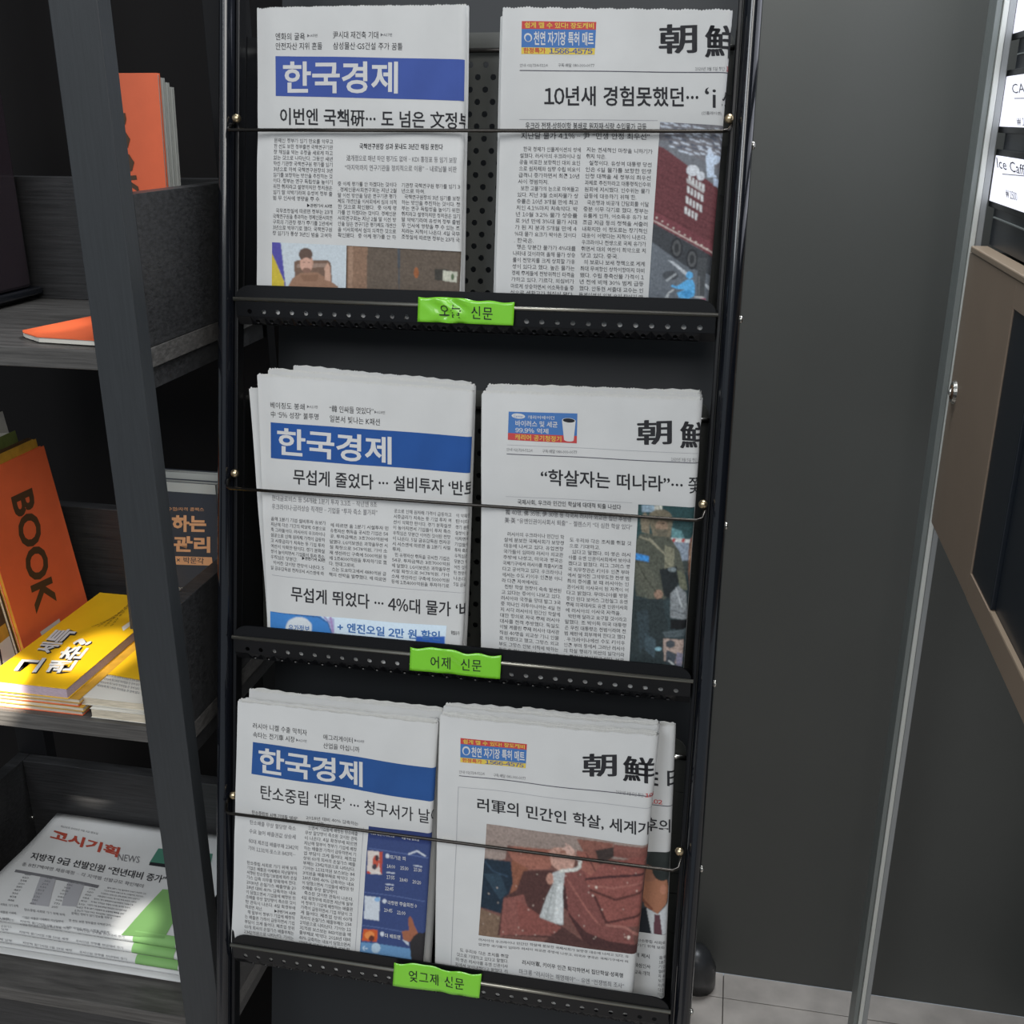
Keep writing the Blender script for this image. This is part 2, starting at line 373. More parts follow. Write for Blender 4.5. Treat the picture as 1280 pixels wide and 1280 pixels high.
post = thing('aluminium_post', 'slim silver aluminium post standing in front of the charcoal wall panel', 'post', (.281, 1.405, 0))
def pxr(x): return atY(x, 0, 1.40)[0]
xa, xb, xc, xd = pxr(1247), pxr(1255.4), pxr(1263), pxr(1272)
obj('outer_channel', MB().box(xa, xb-.0004, 1.402, 1.43, 0, 2.6), 'alu', post, bevel=.0008)
obj('centre_strip', MB().box(xb, xc-.0006, 1.398, 1.43, 0, 2.6), 'alu2', post, bevel=.0008)
obj('inner_channel', MB().box(xc, xd, 1.402, 1.43, 0, 2.6), 'alu3', post, bevel=.0008)
obj('back_cover', MB().box(xa, xd, 1.43, 1.445, 0, 2.6), 'alu', post)

# ------------------------------------------------------------------ drinks machine at the right edge
XM = .2745
mach = thing('drinks_machine', 'bronze beige vending cabinet with lit menu windows and round lock at the right edge', 'vending machine', (.55, 1.05, 0))
zt, zb = 1.347, 1.003
Yf, Yn = 1.394, .30
w0y, w0t, w0b = 1.153, 1.320, 1.033      # recessed dark window: far edge, top, bottom
obj('side_panel', MB().box(XM, XM+.022, w0y, Yf, zb, zt), 'beige', mach, bevel=.001)
obj('top_rail', MB().box(XM, XM+.022, Yn, w0y-.0002, w0t, zt), 'beige', mach)
obj('bottom_rail', MB().box(XM, XM+.022, Yn, w0y-.0002, zb, w0b), 'beige', mach)
obj('ledge', MB().box(XM-.001, XM+.0185, Yn, Yf-.006, zt+.0003, zt+.008), 'beige2', mach, bevel=.0015)
ys = 1.058
obj('window_panel', MB().box(XM+.0015, XM+.020, ys, w0y-.0005, w0b+.0003, w0t-.0003), 'dglass', mach, bevel=.001)
obj('window_panel', MB().box(XM+.0055, XM+.020, Yn, ys-.004, w0b+.0003, w0t-.0003), 'dglass', mach)
obj('window_sill', MB().box(XM+.0003, XM+.0052, Yn, ys-.0045, w0b+.0003, w0b+.0012), 'beige2', mach)
obj('body', MB().box(XM+.0225, XM+.62, Yn, Yf, zb, zt), 'dark', mach)
lk = obj('lock', MB().tube([(XM-.004, 1.365, 1.183), (XM+.0005, 1.365, 1.183)], [.0125, .0145], 24), 'chrome', mach, smooth=False)
obj('keyhole_plate', MB().tube([(XM-.0052, 1.365, 1.183), (XM-.004, 1.365, 1.183)], [.008, .009], 18), 'brown', lk)
obj('key_cam', MB().ball((XM-.006, 1.361, 1.184), .0025, .003, .005), 'chrome', lk)
XD = XM+.018
obj('display_housing', MB().box(XD+.002, XM+.60, Yn, Yf, zt+.0095, 1.95), 'dglass', mach)
mface = Flat((XD, 1.2, 1.45), (0, -1, 0), (0, 0, 1))
def zz(x, y): return atX(x, y, XD)
for (ptl, pbl) in (((1290, -190), (1268, 42)), ((1258, 96), (1251, 158)), ((1246, 194), (1238.6, 250.6))):
    a, b = zz(*ptl), zz(*pbl); a[1] = b[1] = zz(1238.6, 250.6)[1] if ptl[1] > 150 else (zz(1251, 158)[1] if ptl[1] > 50 else zz(1268, 42)[1])
    y1 = b[1]; 
    fr = obj('menu_window', MB().box(XD-.001, XD+.0015, y1-.46, y1+.006, b[2]-.007, a[2]+.007), 'dark', mach, bevel=.0008)
    obj('backlit_card', MB().box(XD-.0018, XD-.0011, y1-.455, y1, b[2], a[2]), 'lit', fr)
obj('trim_line', MB().box(XD-.0005, XD+.0018, Yn, Yf-.01, zz(1260, 280)[2], zz(1260, 280)[2]+.0015), 'alu', mach)
obj('trim_line', MB().box(XD-.0005, XD+.0018, Yn, Yf-.01, zz(1270, 69)[2], zz(1270, 69)[2]+.0015), 'alu', mach)
mf2 = Flat((XD-.0018, 1.2, 1.45), (0, -1, 0), (0, 0, 1))
px_text(mf2, mach, 'menu_lettering', 'Ice Caffe Mocha', (1247, 209.5), (1320, 230), 13, 'headink', up=(-.10, -1))
px_text(mf2, mach, 'menu_lettering', '₩ 1500', (1258, 246.5), (1272, 251), 10, 'headink', up=(-.08, -1))
px_text(mf2, mach, 'menu_lettering', 'CAFE LATTE', (1266, 117), (1330, 112), 12, 'greyink', up=(-.10, -1))
px_text(mf2, mach, 'menu_lettering', '₩ 1700', (1272, 157), (1290, 157), 10, 'greyink', up=(-.08, -1))
px_quad(mf2, mach, 'menu_rule', ((1253, 217), (1300, 221), (1300, 222), (1253, 218)), 'greyink')
px_quad(mf2, mach, 'menu_rule', ((1268, 122.5), (1300, 122), (1300, 123), (1268, 123.5)), 'greyink')
pc = (.715, 1.46)
obj('pedestal', MB().tube([(pc[0], pc[1], .02), (pc[0], pc[1], zb)], .115, 32), 'dark', mach, smooth=True)
obj('round_foot', MB().tube([(pc[0], pc[1], 0), (pc[0], pc[1], .012), (pc[0], pc[1], .02)], [.165, .165, .155], 48), 'rubber', mach)

# ------------------------------------------------------------------ bookcase on the left
bc = thing('bookcase', 'black woodgrain bookcase with open shelves and low side guards', 'bookcase', (-.711, .85, 0))
BX0, BX1, BY0, BY1 = -.918, -.504, .85, 1.118
T = .018
for x, y in ((BX1-.043, BY0), (BX0, BY0), (BX1-.043, BY1), (BX0, BY1)):
    obj('upright', MB().box(x, x+.043, y, y+.020, 0, 2.0), 'woodv' if y < 1 else 'wood_shaded', bc, bevel=.0008)
for k, z in enumerate((1.305, .922, .546)):
    yf = BY0+.0015
    obj('shelf', MB().prism([(BX0+.0435, yf), (BX1-.0435, yf), (BX1-.0435, BY0+.0205), (BX1-.0005, BY0+.0205), (BX1-.0005, BY1-.0005), (BX0+.0005, BY1-.0005), (BX0+.0005, BY0+.0205), (BX0+.0435, BY0+.0205)], z-T, z), 'wood_lit', bc, bevel=.0006)
    for x in (BX1-T, BX0):
        obj('side_guard', MB().box(x+.0005, x+T-.0005, BY0+.0205, BY1-.0005, z+.0003, z+.132), 'wood', bc, bevel=.0006)
    obj('back_guard', MB().box(BX0+T+.0003, BX1-T-.0003, BY1-T, BY1-.0005, z+.0003, z+.132), 'wood', bc, bevel=.0006)
    obj('shelf_rail', MB().box(BX1-T, BX1-.004, BY0+.0225, BY1-.002, z-T-.020, z-T-.0003), 'wood', bc)
obj('plinth', MB().box(BX0+.044, BX1-.044, BY0+.004, BY0+.022, .0, .5275), 'wood', bc)
obj('shelf_screw', MB().ball(tuple(atY(40, 1022, BY1-T-.0005)), .003, .002, .003), 'chrome', bc, smooth=True)

# ------------------------------------------------------------------ newspaper rack
TL_ = math.radians(12.15)
rack = thing('newspaper_rack', 'black steel leaning newspaper rack with three perforated trays', 'newspaper rack', (-.24, .69, 0))
def fy(z): return .973+math.tan(TL_)*(z-1.335)       # front plane of the frame
for x in (-.482, .001):
    pts = [(x, fy(z)+.012, z) for z in (0.0, .6, 1.2, 1.62, 1.95)]
    p = obj('post', MB().tube(pts, (.0082, .013), 20), 'gloss', rack, smooth=True)
    q = obj('inner_rail', MB().hexa([(x+(.0085 if x < 0 else -.0125), fy(.05)+.008, .05), (x+(.0125 if x < 0 else -.0085), fy(.05)+.008, .05), (x+(.0125 if x < 0 else -.0085), fy(.05)+.022, .05), (x+(.0085 if x < 0 else -.0125), fy(.05)+.022, .05)],
        [(x+(.0085 if x < 0 else -.0125), fy(1.95)+.008, 1.95), (x+(.0125 if x < 0 else -.0085), fy(1.95)+.008, 1.95), (x+(.0125 if x < 0 else -.0085), fy(1.95)+.022, 1.95), (x+(.0085 if x < 0 else -.0125), fy(1.95)+.022, 1.95)]), 'black', rack, bevel=.001)
    # rear leg of the A-frame
    obj('rear_leg', MB().tube([(x, 1.545, .03), (x, 1.16, 1.95)], (.0082, .0082), 14), 'gloss', rack, smooth=True)
fo = obj('rear_foot', MB().tube([(.024, 1.60, 0), (.024, 1.60, .006), (.022, 1.585, .05), (.018, 1.57, .085), (.010, 1.56, .098)], [.030, .033, .034, .028, .014], 24), 'rubber', rack, smooth=True)
obj('rear_foot', MB().tube([(-.50, 1.57, 0), (-.50, 1.57, .05), (-.495, 1.56, .09)], [.033, .033, .02], 20), 'rubber', rack, smooth=True)
obj('back_sheet', MB().hexa([(-.470, fy(.10)+.11, .10), (-.011, fy(.10)+.11, .10), (-.011, fy(.10)+.112, .10), (-.470, fy(.10)+.112, .10)],
    [(-.470, fy(1.9)+.11, 1.9), (-.011, fy(1.9)+.11, 1.9), (-.011, fy(1.9)+.112, 1.9), (-.470, fy(1.9)+.112, 1.9)]), 'navyback', rack)

def holed_band(mb, mapf, x0, x1, s0, s1, pitch, r, phase, n=10):
    """strip x0..x1 by s0..s1 with one row of round holes"""
    sm = (s0+s1)/2; k0 = math.ceil((x0-phase)/pitch+.5); xs = []
    k = k0
    while phase+k*pitch+pitch/2 <= x1+1e-9: xs.append(phase+k*pitch); k += 1
    if not xs: mb.add([mapf(x0,s0),mapf(x1,s0),mapf(x1,s1),mapf(x0,s1)], [(0,1,2,3)]); return
    if xs[0]-pitch/2 > x0+1e-6: a = xs[0]-pitch/2; mb.add([mapf(x0,s0),mapf(a,s0),mapf(a,s1),mapf(x0,s1)], [(0,1,2,3)])
    if xs[-1]+pitch/2 < x1-1e-6: a = xs[-1]+pitch/2; mb.add([mapf(a,s0),mapf(x1,s0),mapf(x1,s1),mapf(a,s1)], [(0,1,2,3)])
    for x in xs:
        hx, hs = pitch/2, (s1-s0)/2; ring = []; out = []
        for i in range(n):
            t = 2*math.pi*(i+.5)/n; c, q = math.cos(t), math.sin(t); ring.append(mapf(x+r*c, sm+r*q))
            m_ = min(hx/abs(c) if abs(c) > 1e-6 else 9, hs/abs(q) if abs(q) > 1e-6 else 9); out.append([x+m_*c, sm+m_*q])
        # snap the outline points nearest the cell corners onto the corners
        for cx, cs in ((x+hx,s1),(x-hx,s1),(x-hx,s0),(x+hx,s0)):
            j = min(range(n), key=lambda i: (out[i][0]-cx)**2+(out[i][1]-cs)**2); out[j] = [cx, cs]
        vs = ring+[mapf(*p) for p in out]; mb.add(vs, [(i, (i+1)%n, n+(i+1)%n, n+i) for i in range(n)])

TRAY_Z = (1.335, 1.007, .681)
PL = math.radians(6)
def pplane(k):       # plane of the front pages in tray k; v = 0 at the ridge
    z = TRAY_Z[k]; return Flat((-.24, fy(z)+.0062, z), (1, 0, 0), (0, math.sin(PL), math.cos(PL)))
RX0, RX1 = -.4685, -.0125
for k, z in enumerate(TRAY_Z):
    y = fy(z)
    prof = [(.000, -.003), (.000, -.019), (.0015, -.0235), (.005, -.026), (.010, -.027)]
    seg = [0]
    for a, b in zip(prof[:-1], prof[1:]): seg.append(seg[-1]+math.hypot(b[0]-a[0], b[1]-a[1]))
    def mapf(x, s, prof=prof, seg=seg, y=y, z=z):
        s = min(max(s, 0), seg[-1]); i = max(j for j in range(len(seg)-1) if seg[j] <= s+1e-12); t = (s-seg[i])/(seg[i+1]-seg[i])
        return (x, y+prof[i][0]+t*(prof[i+1][0]-prof[i][0]), z+prof[i][1]+t*(prof[i+1][1]-prof[i][1]))
    mb = MB(); ph = RX0+.028
    mb.add([mapf(RX0,0), mapf(RX1,0), mapf(RX1,.005), mapf(RX0,.005)], [(0,1,2,3)])
    holed_band(mb, mapf, RX0, RX1, .005, .0145, .0143, .0024, ph)
    holed_band(mb, mapf, RX0, RX1, .0145, .0245, .0143, .0023, ph-.00715)
    mb.add([mapf(RX0,.0245), mapf(RX1,.0245), mapf(RX1,seg[-1]), mapf(RX0,seg[-1])], [(0,1,2,3)])
    tray = obj('tray', mb, 'black', rack)
    s_ = tray.modifiers.new('thick', 'SOLIDIFY'); s_.thickness = .0012; s_.offset = 0
    # upper flange with rounded ends
    x0, x1 = RX0, RX1; fl_ = []
    for a in range(0, 7):
        t = math.pi/2*a/6; fl_.append((x1-.016+.016*math.cos(t), .012*math.sin(t)))
    for a in range(0, 7):
        t = math.pi/2*a/6; fl_.append((x0+.016-.016*math.sin(t), .012*math.cos(t)))
    n = len(fl_); vs = [(px_, y+.0005+.10*pz_, z+pz_) for px_, pz_ in fl_]+[(px_, y+.0020+.10*pz_, z+pz_) for px_, pz_ in fl_]
    obj('flange', MB().add(vs, [tuple(range(n)), tuple(range(n,2*n))[::-1]]+[(i,(i+1)%n,n+(i+1)%n,n+i) for i in range(n)]), 'black', tray)
    obj('ridge', MB().tube([(RX0-.002, y-.0002, z-.0012), (RX1+.002, y-.0002, z-.0012)], (.0021, .0019), 10), mat('highlit_black_steel', (.30, .29, .25), .30, metal=.85) if k == 0 else bpy.data.materials['highlit_black_steel'], tray, smooth=True)  # bead in pale metal, its highlight painted into the colour
    obj('tray_floor', MB().box(RX0, RX1, y+.0105, y+.088, z-.0275, z-.0262), 'black', tray)
    # perforated back plate, leaning, rounded top corners
    yb0 = y+.068; hb = .262
    def mb_map(x, s, yb0=yb0, z=z): return (x, yb0+math.tan(math.radians(9))*s, z-.024+s)
    bp = MB(); PXa, PXb = RX0+.0005, RX1-.0005; rows = int((hb-.030)/.0110)
    bp.add([mb_map(PXa,0), mb_map(PXb,0), mb_map(PXb,.008), mb_map(PXa,.008)], [(0,1,2,3)])
    for r_ in range(rows):
        holed_band(bp, mb_map, PXa, PXb, .008+r_*.011, .008+(r_+1)*.011, .015, .0029, PXa+(.0075 if r_ % 2 else 0), n=8)
    st = .008+rows*.011; top = []; R_ = .014; H_ = hb
    top += [(PXa, st), (PXb, st)]
    for a in range(0, 7): t = math.pi/2*a/6; top.append((PXb-R_+R_*math.cos(t), H_-R_+R_*math.sin(t)))
    for a in range(0, 7): t = math.pi/2*a/6; top.append((PXa+R_-R_*math.sin(t), H_-R_+R_*math.cos(t)))
    bp.add([mb_map(*p) for p in top], [tuple(range(len(top)))])
    bo = obj('back_plate', bp, 'plate', tray); s_ = bo.modifiers.new('thick', 'SOLIDIFY'); s_.thickness = .001
    # support bar across the top of the back plate
    zb_ = z+.222; ybar = yb0+math.tan(math.radians(9))*.246-.006
    obj('support_bar', MB().tube([(RX0-.003, ybar, zb_), (RX1+.003, ybar, zb_)], .0022, 8), 'wire', tray, smooth=True)
    for xa_, xb_ in ((RX0+.001, RX0+.022), (RX1-.022, RX1-.001)): obj('bar_bright_end', MB().tube([(xa_, ybar, zb_), (xb_, ybar, zb_)], .0027, 10), 'chrome', tray, smooth=True)  # chrome ends added over the dark bar to paint its gleam
    # retaining wire: pivots at the posts and bulges out in front of the papers
    zw = z+.152; yw = fy(zw)-.016; zk = zw+.007
    wz = [(-.4730, fy(zw)+.006, zw+.006), (-.4745, fy(zw)-.002, zw+.002), (-.470, yw+.003, zw), (-.466, yw, zw)]
    wz += [(-.466+(.446)*t, yw, zw) for t in (.25, .5, .75)]+[(-.0175, yw, zw), (-.0125, yw+.003, zw+.001), (-.0105, fy(zw)-.002, zw+.004), (-.0105, fy(zw)+.006, zw+.010)]
    obj('retaining_wire', MB().tube(wz, .0016, 8), 'wire', tray, smooth=True)
    for xx in (-.4675, -.0125):
        obj('knob', MB().ball((xx, fy(zk)-.001, zk+.003), .0042, .0042, .0042), 'brass', tray, smooth=True)
    for xx, zo in ((.0095, .004), (.0095, .150)):
        obj('screw', MB().ball((xx, fy(z+zo)+.008, z-.010+zo), .0018, .0034, .0036), 'chrome', tray, smooth=True)
    obj('side_plate', MB().hexa([(RX0-.0014, y+.014, z-.026), (RX0-.0002, y+.014, z-.026), (RX0-.0002, y+.088, z-.026), (RX0-.0014, y+.088, z-.026)],
        [(RX0-.0014, y+.075, z+.235), (RX0-.0002, y+.075, z+.235), (RX0-.0002, y+.108, z+.235), (RX0-.0014, y+.108, z+.235)]), 'black', tray)
    obj('side_plate', MB().hexa([(RX1+.0002, y+.014, z-.026), (RX1+.0014, y+.014, z-.026), (RX1+.0014, y+.088, z-.026), (RX1+.0002, y+.088, z-.026)],
        [(RX1+.0002, y+.075, z+.235), (RX1+.0014, y+.075, z+.235), (RX1+.0014, y+.108, z+.235), (RX1+.0002, y+.108, z+.235)]), 'black', tray)

# ------------------------------------------------------------------ folded newspapers
WS = [0]
class Sheet:
    """one sheet folded round its right-hand edge; carries print on its front leaf"""
    def __init__(s, plane, TL, TR, BR, BL, r=.005, off=0., du=0, dv=0, tilt=0, wave=.0009, seed=0, vbot=-.019, uv=None, wv=None):
        s.pl = plane; s.r = r; s.off = off; s.wave = wave; s.sd = seed; s.ws = WS[0]; s.tilt = tilt; s.wv = wv
        if uv is None: uv = [np.array([float(c) for c in plane.px(*p)]) for p in (TL, TR, BR, BL)]
        TLu, TRu, BRu, BLu = [np.array(p, float)+np.array([du, dv]) for p in uv]
        kL = (vbot-BLu[1])/(TLu[1]-BLu[1]); kR = (vbot-BRu[1])/(TRu[1]-BRu[1])
        s.TL, s.TR = TLu, TRu; s.BL = BLu+(TLu-BLu)*kL; s.BR = BRu+(TRu-BRu)*kR; s.uv = (TLu, TRu, BRu, BLu)
    def px(s, x, y): return s.pl.px(x, y)
    def edges(s, v):
        tL = (v-s.BL[1])/(s.TL[1]-s.BL[1]); tR = (v-s.BR[1])/(s.TR[1]-s.BR[1])
        return s.BL[0]+(s.TL[0]-s.BL[0])*tL, s.BR[0]+(s.TR[0]-s.BR[0])*tR
    def W(s, u, v, lift=0, back=False):
        u = np.asarray(u, float); v = np.asarray(v, float); uL, uR = s.edges(v); uf = uR-s.r
        g = s.wave*(np.sin(u*31+v*17+s.ws)+.7*np.sin(u*67-v*23+2*s.ws)+.6*np.sin(v*41+s.ws*3))
        a = np.clip((u-uL)/(uR-uL), 0, 1)
        g = g-.0025*np.exp(-(a/.06)**2)+s.tilt*a
        if s.wv is not None: g = g-.0012*np.exp(-((v-s.wv+.004)/.014)**2)
        d = u-uf; ph = np.clip(d/s.r, 0, math.pi); over = np.maximum(d-math.pi*s.r, 0)
        uu = np.where(d > 0, uf+s.r*np.sin(ph)-over, u); nn = np.where(d > 0, -s.r*(1-np.cos(ph)), 0)
        nu_, nn_ = np.where(d > 0, np.sin(ph), 0), np.where(d > 0, np.cos(ph), 1)
        if back: pass
        n_ = nn+g+s.off
        return s.pl.P+(uu+nu_*lift)[...,None]*s.pl.eu+v[...,None]*s.pl.ev+(n_+nn_*lift)[...,None]*s.pl.en
    def mesh(s, zig=.0005, nb=56, curl=0, backshort=.004):
        # columns along the arc: front leaf, fold, rear leaf
        uLm, uRm = s.edges(0.1); Wd = uRm-uLm; nf = 150; cols = [i/nf for i in range(nf)]; arc = [1+i/8 for i in range(0, 9)]; back = [2+i/24 for i in range(1, 25)]
        vs = []; P = cols+arc+back; nc = len(P)
        for j in range(nb+1):
            b = j/nb
            for i, p in enumerate(P):
                if p < 1: a = p*(1-s.r/Wd)
                elif p <= 2: a = 1-s.r/Wd+s.r/Wd*math.sin((p-1)*math.pi)
                else: a = (1-s.r/Wd)-(p-2)*(1-s.r/Wd-backshort/Wd)
                vb = s.BL[1]+(s.BR[1]-s.BL[1])*a; vt = s.TL[1]+(s.TR[1]-s.TL[1])*a
                v = vb+(vt-vb)*b
                if j == nb: v += (zig if i % 2 else -zig)+.0004*math.sin(i*.35+s.sd*2)+.0002*math.sin(i*.9+s.sd)
                uL, uR = s.edges(v); uf = uR-s.r
                if p < 1: u = uL+(uf-uL)*p
                elif p <= 2: u = uf+(p-1)*math.pi*s.r
                else: u = uf+math.pi*s.r+(p-2)*(uf-uL-backshort)
                vs.append((u, v))
        A = np.array(vs); w3 = s.W(A[:,0], A[:,1])
        f = [(j*nc+i, j*nc+i+1, (j+1)*nc+i+1, (j+1)*nc+i) for j in range(nb) for i in range(nc-1)]
        m = MB(); m.add(w3, f); m.smooth = True; return m

def newspaper(label, plane, TL, TR, BR, BL, r=.005, n=4, off=0., group=None, seed=0, du=0, dv=0, uv=None, tilt=0, wv=None, wave=.0009, zig=.0005, vbot=-.019):
    s = Sheet(plane, TL, TR, BR, BL, r=r, off=off, seed=seed, du=du, dv=dv, uv=uv, tilt=tilt, wv=wv, wave=wave, vbot=vbot)
    base = s.W((s.BL[0]+s.BR[0])/2, s.BL[1]); t = thing('newspaper', label, 'newspaper', tuple(base), group)
    obj('outer_sheet', s.mesh(zig=zig), 'paper', t, recalc=False)
    for k in range(1, n):
        rr = r*(1-k/n)
        q = Sheet(plane, None, None, None, None, r=max(rr, .0006), off=off-(r-rr), seed=seed, uv=s.uv, tilt=tilt, wv=wv, wave=wave, vbot=vbot,
                  du=random.uniform(-.0012, .0008)-(0 if k else 0), dv=random.uniform(-.0022, .0016))
        q.TR = q.TR+np.array([-.0006*k, 0]); q.BR = q.BR+np.array([-.0006*k, 0])
        obj('inner_sheet', q.mesh(zig=zig, nb=8, backshort=random.uniform(.001, .006)), 'paper2', t, recalc=False)
    return t, s

_cnt = {}; _alias = {}
def common(text):
    """letters that occur only once or twice in the tiny, unreadable columns borrow the most similar frequent syllable"""
    for c in set(text):
        if c in _alias or not 0xAC00 <= ord(c) <= 0xD7A3: continue
        if _cnt[c] > 2: _alias[c] = c; continue
        n = ord(c)-0xAC00; best = min((d for d in _cnt if _cnt[d] > 2), key=lambda d: (abs((ord(d)-0xAC00)//588-n//588) > 0)*2+(((ord(d)-0xAC00)//28) % 21 != (n//28) % 21)*3+((ord(d)-0xAC00) % 28 != n % 28)*2+_cnt[d]*1e-6)
        _alias[c] = best
    return ''.join(_alias.get(c, c) for c in text)
def body(surf, parent, text, L0, R0, L1, R1, nlines, h, chars, indent=None, short=None, m='bodyink', res=1):
    """column of text: L0/R0 baseline ends of the first line, L1/R1 of the last (reference pixels)"""
    text = common(text); prefetch(text, .006, res)
    mb = MB(); L0, R0, L1, R1 = [np.array(p, float) for p in (L0, R0, L1, R1)]; pos = 0; short = short or {}; indent = indent or ()
    for i in range(nlines):
        t = i/max(1, nlines-1); a = L0+(L1-L0)*t; b = R0+(R1-R0)*t
        nch = chars; 
        if i in indent: a = a+(b-a)*.05; nch -= 1
        if i in short: nch = max(2, int(chars*short[i])); b = a+(b-a)*short[i]
        while text[pos % len(text)] == ' ': pos += 1
        seg = ''.join(text[(pos+q) % len(text)] for q in range(nch)).rstrip(); pos += nch
        if i in short: seg = seg.rstrip(',.“”')+'.'
        px_text(surf, None, '', seg, a, b, h, m, off=.006, res=res, lift=.00028, mb=mb)
    return obj('body_text', mb, m, parent, recalc=False)

pl0, pl1, pl2 = pplane(0), pplane(1), pplane(2)
WV = .152
TX_TL = '문재인 정부가 임기 만료를 앞두고 한 번도 못한 정부출연 국책연구기관장 해임을 막는 규정을 새롭게 하고 있는 것으로 나타났다. 그동안 매년 하던 기관장 국책연구원 평가를 임기 3년으로 하여 국책연구원장의 3년 임기를 보장하는 방안을 추진하는 것이다. 정부는 연구 독립성을 높이기 위한 취지라고 설명하지만 정치권은 임기 말 알박기라며 윤석열 정부 출범 후 인사에 영향을 줄 수 있는 조치라는 지적이 나온다. 4일 국무조정실에 따르면 정부는 23개 국책연구원을 총괄하는 경제인문사회연구회의 기관장 평가 주기를 1년에서 3년으로 바꾸기로 했다. 국책연구원장 임기가 통상 3년인 점을 고려하면 임기 중 아예 평가를 안 하겠다는 것이다. 경제인문사회연구회는 지난 2월 말 이런 방안을 담은 연구기관 평가제도 개편안을 이사회에서 심의 의결한 것으로 확인됐다. '
TX_TR = '한국 경제가 인플레이션의 덫에 걸렸다. 러시아의 우크라이나 침공을 비롯한 복합적인 대외 요인으로 원자재와 식량 수입 비용이 급격히 증가하면서 최근 10년 사이 경험하지 못한 고물가의 늪으로 빠져들고 있다. 지난 3월 소비자물가 상승률은 10년 3개월 만에 최고치인 4.1%까지 치솟았다. 작년 10월 3.2% 물가 상승률로 9년 만에 3%대 물가 시대가 된 지 불과 5개월 만에 4%대 물가 쇼크가 찾아온 것이다. 한국은행은 당분간 물가가 4%대를 나타낼 것이라며 올해 물가 상승률이 전망치를 크게 상회할 가능성이 있다고 했다. 높은 물가는 경제 주체들에 전방위적인 타격을 가하고 있다. 기름값, 외식비가 빠르게 상승하면서 저소득층을 중심으로 생활고가 현실이 됐다. 기업들은 투자를 줄이고 있다. 한국은행이 금리 인상을 예고했기 때문에 작년 말 기준 1862조원에 달하는 가계부채의 이자 부담이 급증할 전망이다. 높은 물가가 촉발한 소'
TX_TR2 = '지는 연쇄적인 파장을 피하기가 쉽지 않은 실정이다. 윤석열 대통령 당선인은 6일 물가를 포함한 민생 안정 대책을 새 정부의 최우선 과제로 추진하라고 대통령직인수위원회에 지시했다. 인수위는 물가 급등에 대응하기 위해 한국은행과 비공개 간담회를 이달 중순 이후 갖기로 했다. 정부는 유류세 인하, 저소득층 유가 보조금 지급 등의 정책을 서둘러 내놨지만 이 정도로는 장기적인 대응이 어렵다는 지적이 나온다. 우크라이나 전쟁으로 국제 유가가 뛰면서 대외 여건이 최악으로 치닫고 있다. 중국의 코로나 봉쇄 정책으로 세계 최대 무역항인 상하이항까지 마비됐다. 수입 농축산물 가격이 1년 전에 비해 30% 넘게 급등했다. 안동현 서울대 교수는 인플레이션의 외부 요인 탓이기 때문에 금리 인상 외에 뾰족한 해결책이 없다는 게 문제라며 새 정부 출범 즉시 물가 안정을 위한 한은 총재, 경제부총리, 금융위원장 간 심각 협의체를 가동할 필요가 있다고'
TX_ML = '올해 1분기 기업 설비투자 규모가 지난해 같은 기간의 반토막 수준으로 뚝 그라들었다. 러시아의 우크라이나 침공으로 인해 원자재 가격이 급등하고 시중금리가 치솟는 등 기업 투자 여건이 악화한 탓이다. 경기 불확실성이 높아지면서 기업들이 투자 축소 움직임은 당분간 이어질 것이란 전망이 나온다. 5일 금융감독원 전자공시 시스템에 따르면 올 1분기 시설투자 및 유형자산 취득을 공시한 기업은 54곳, 투자금액은 3조7000억원에 달했다. LG이노텍은 광학솔루션 시설 확장으로 9678억원, 기아 소재 생산라인 구축에 5000억원 등에 1조4000억원을 투자하기로 했다. 현대글로비스는 도요타고에서 4880억원 금액의 선박을 발주했다. '
TX_MR = '러시아의 우크라이나 민간인 학살에 분노한 국제사회가 초강경 대응에 나서고 있다. 유럽연합 국가들이 잇따라 러시아 외교관 추방에 나섰고, 미국과 영국은 국제기구에서 러시아를 퇴출시키겠다고 공언하고 있다. 우크라이나에서는 수도 키이우 인근뿐 아니라 다른 지역에서도 집단 학살 현장이 속속 발견되고 있다는 증언이 나오고 있다. 러시아와 국경을 맞댄 발트 3국 중 하나인 리투아니아는 4일 현지 시각 러시아의 민간인 학살에 대한 항의로 자국 주재 러시아 대사를 전격 추방했다. 독일도 이날 베를린 주재 러시아 대사관 직원 40명을 외교상 기피 인물로 하겠다고 했고, 프랑스 외교부도 프랑스 안보 이익에 반하는 활동을 하는 러시아 외교관 35명을 추방한다고 밝혔다. 이탈리아도 러시아 외교관 30명을 추방한다고 밝혔고 덴마크도 러시아 대사관 15명을 추방키로 했다. '
TX_MR2 = '도 우리와 같은 조치를 취할 것으로 기대하고 있다고 말했다. 미·영은 러시아를 유엔 인권이사회에서 쫓아내겠다고 밝혔다. 리즈 트러스 영국 외무장관은 키이우 인근 부차에서 벌어진 극악무도한 전쟁 범죄의 증거를 볼 때 러시아는 인권이사회 이사국이 될 자격이 없다고 밝혔다. 루마니아를 방문 중인 린다 토머스 그린필드 유엔 주재 미국대사도 유엔 인권이사회에 러시아의 이사국 자격을 박탈해 달라고 요구할 것이라고 말했다. 조 바이든 미국 대통령은 푸틴 대통령은 전범이라며 전범 재판에 회부해야 한다고 했다. 우크라이나에선 수도 키이우 인근 부차 등에서 드러난 러시아의 학살 행위가 빙산의 일각이라는 주장이 쏟아지고 있다. 볼로디미르 젤렌스키 우크라이나 대통령은 4일 다른 도시에서도 러시아군의 만행이 계속 추가로 확인되고'
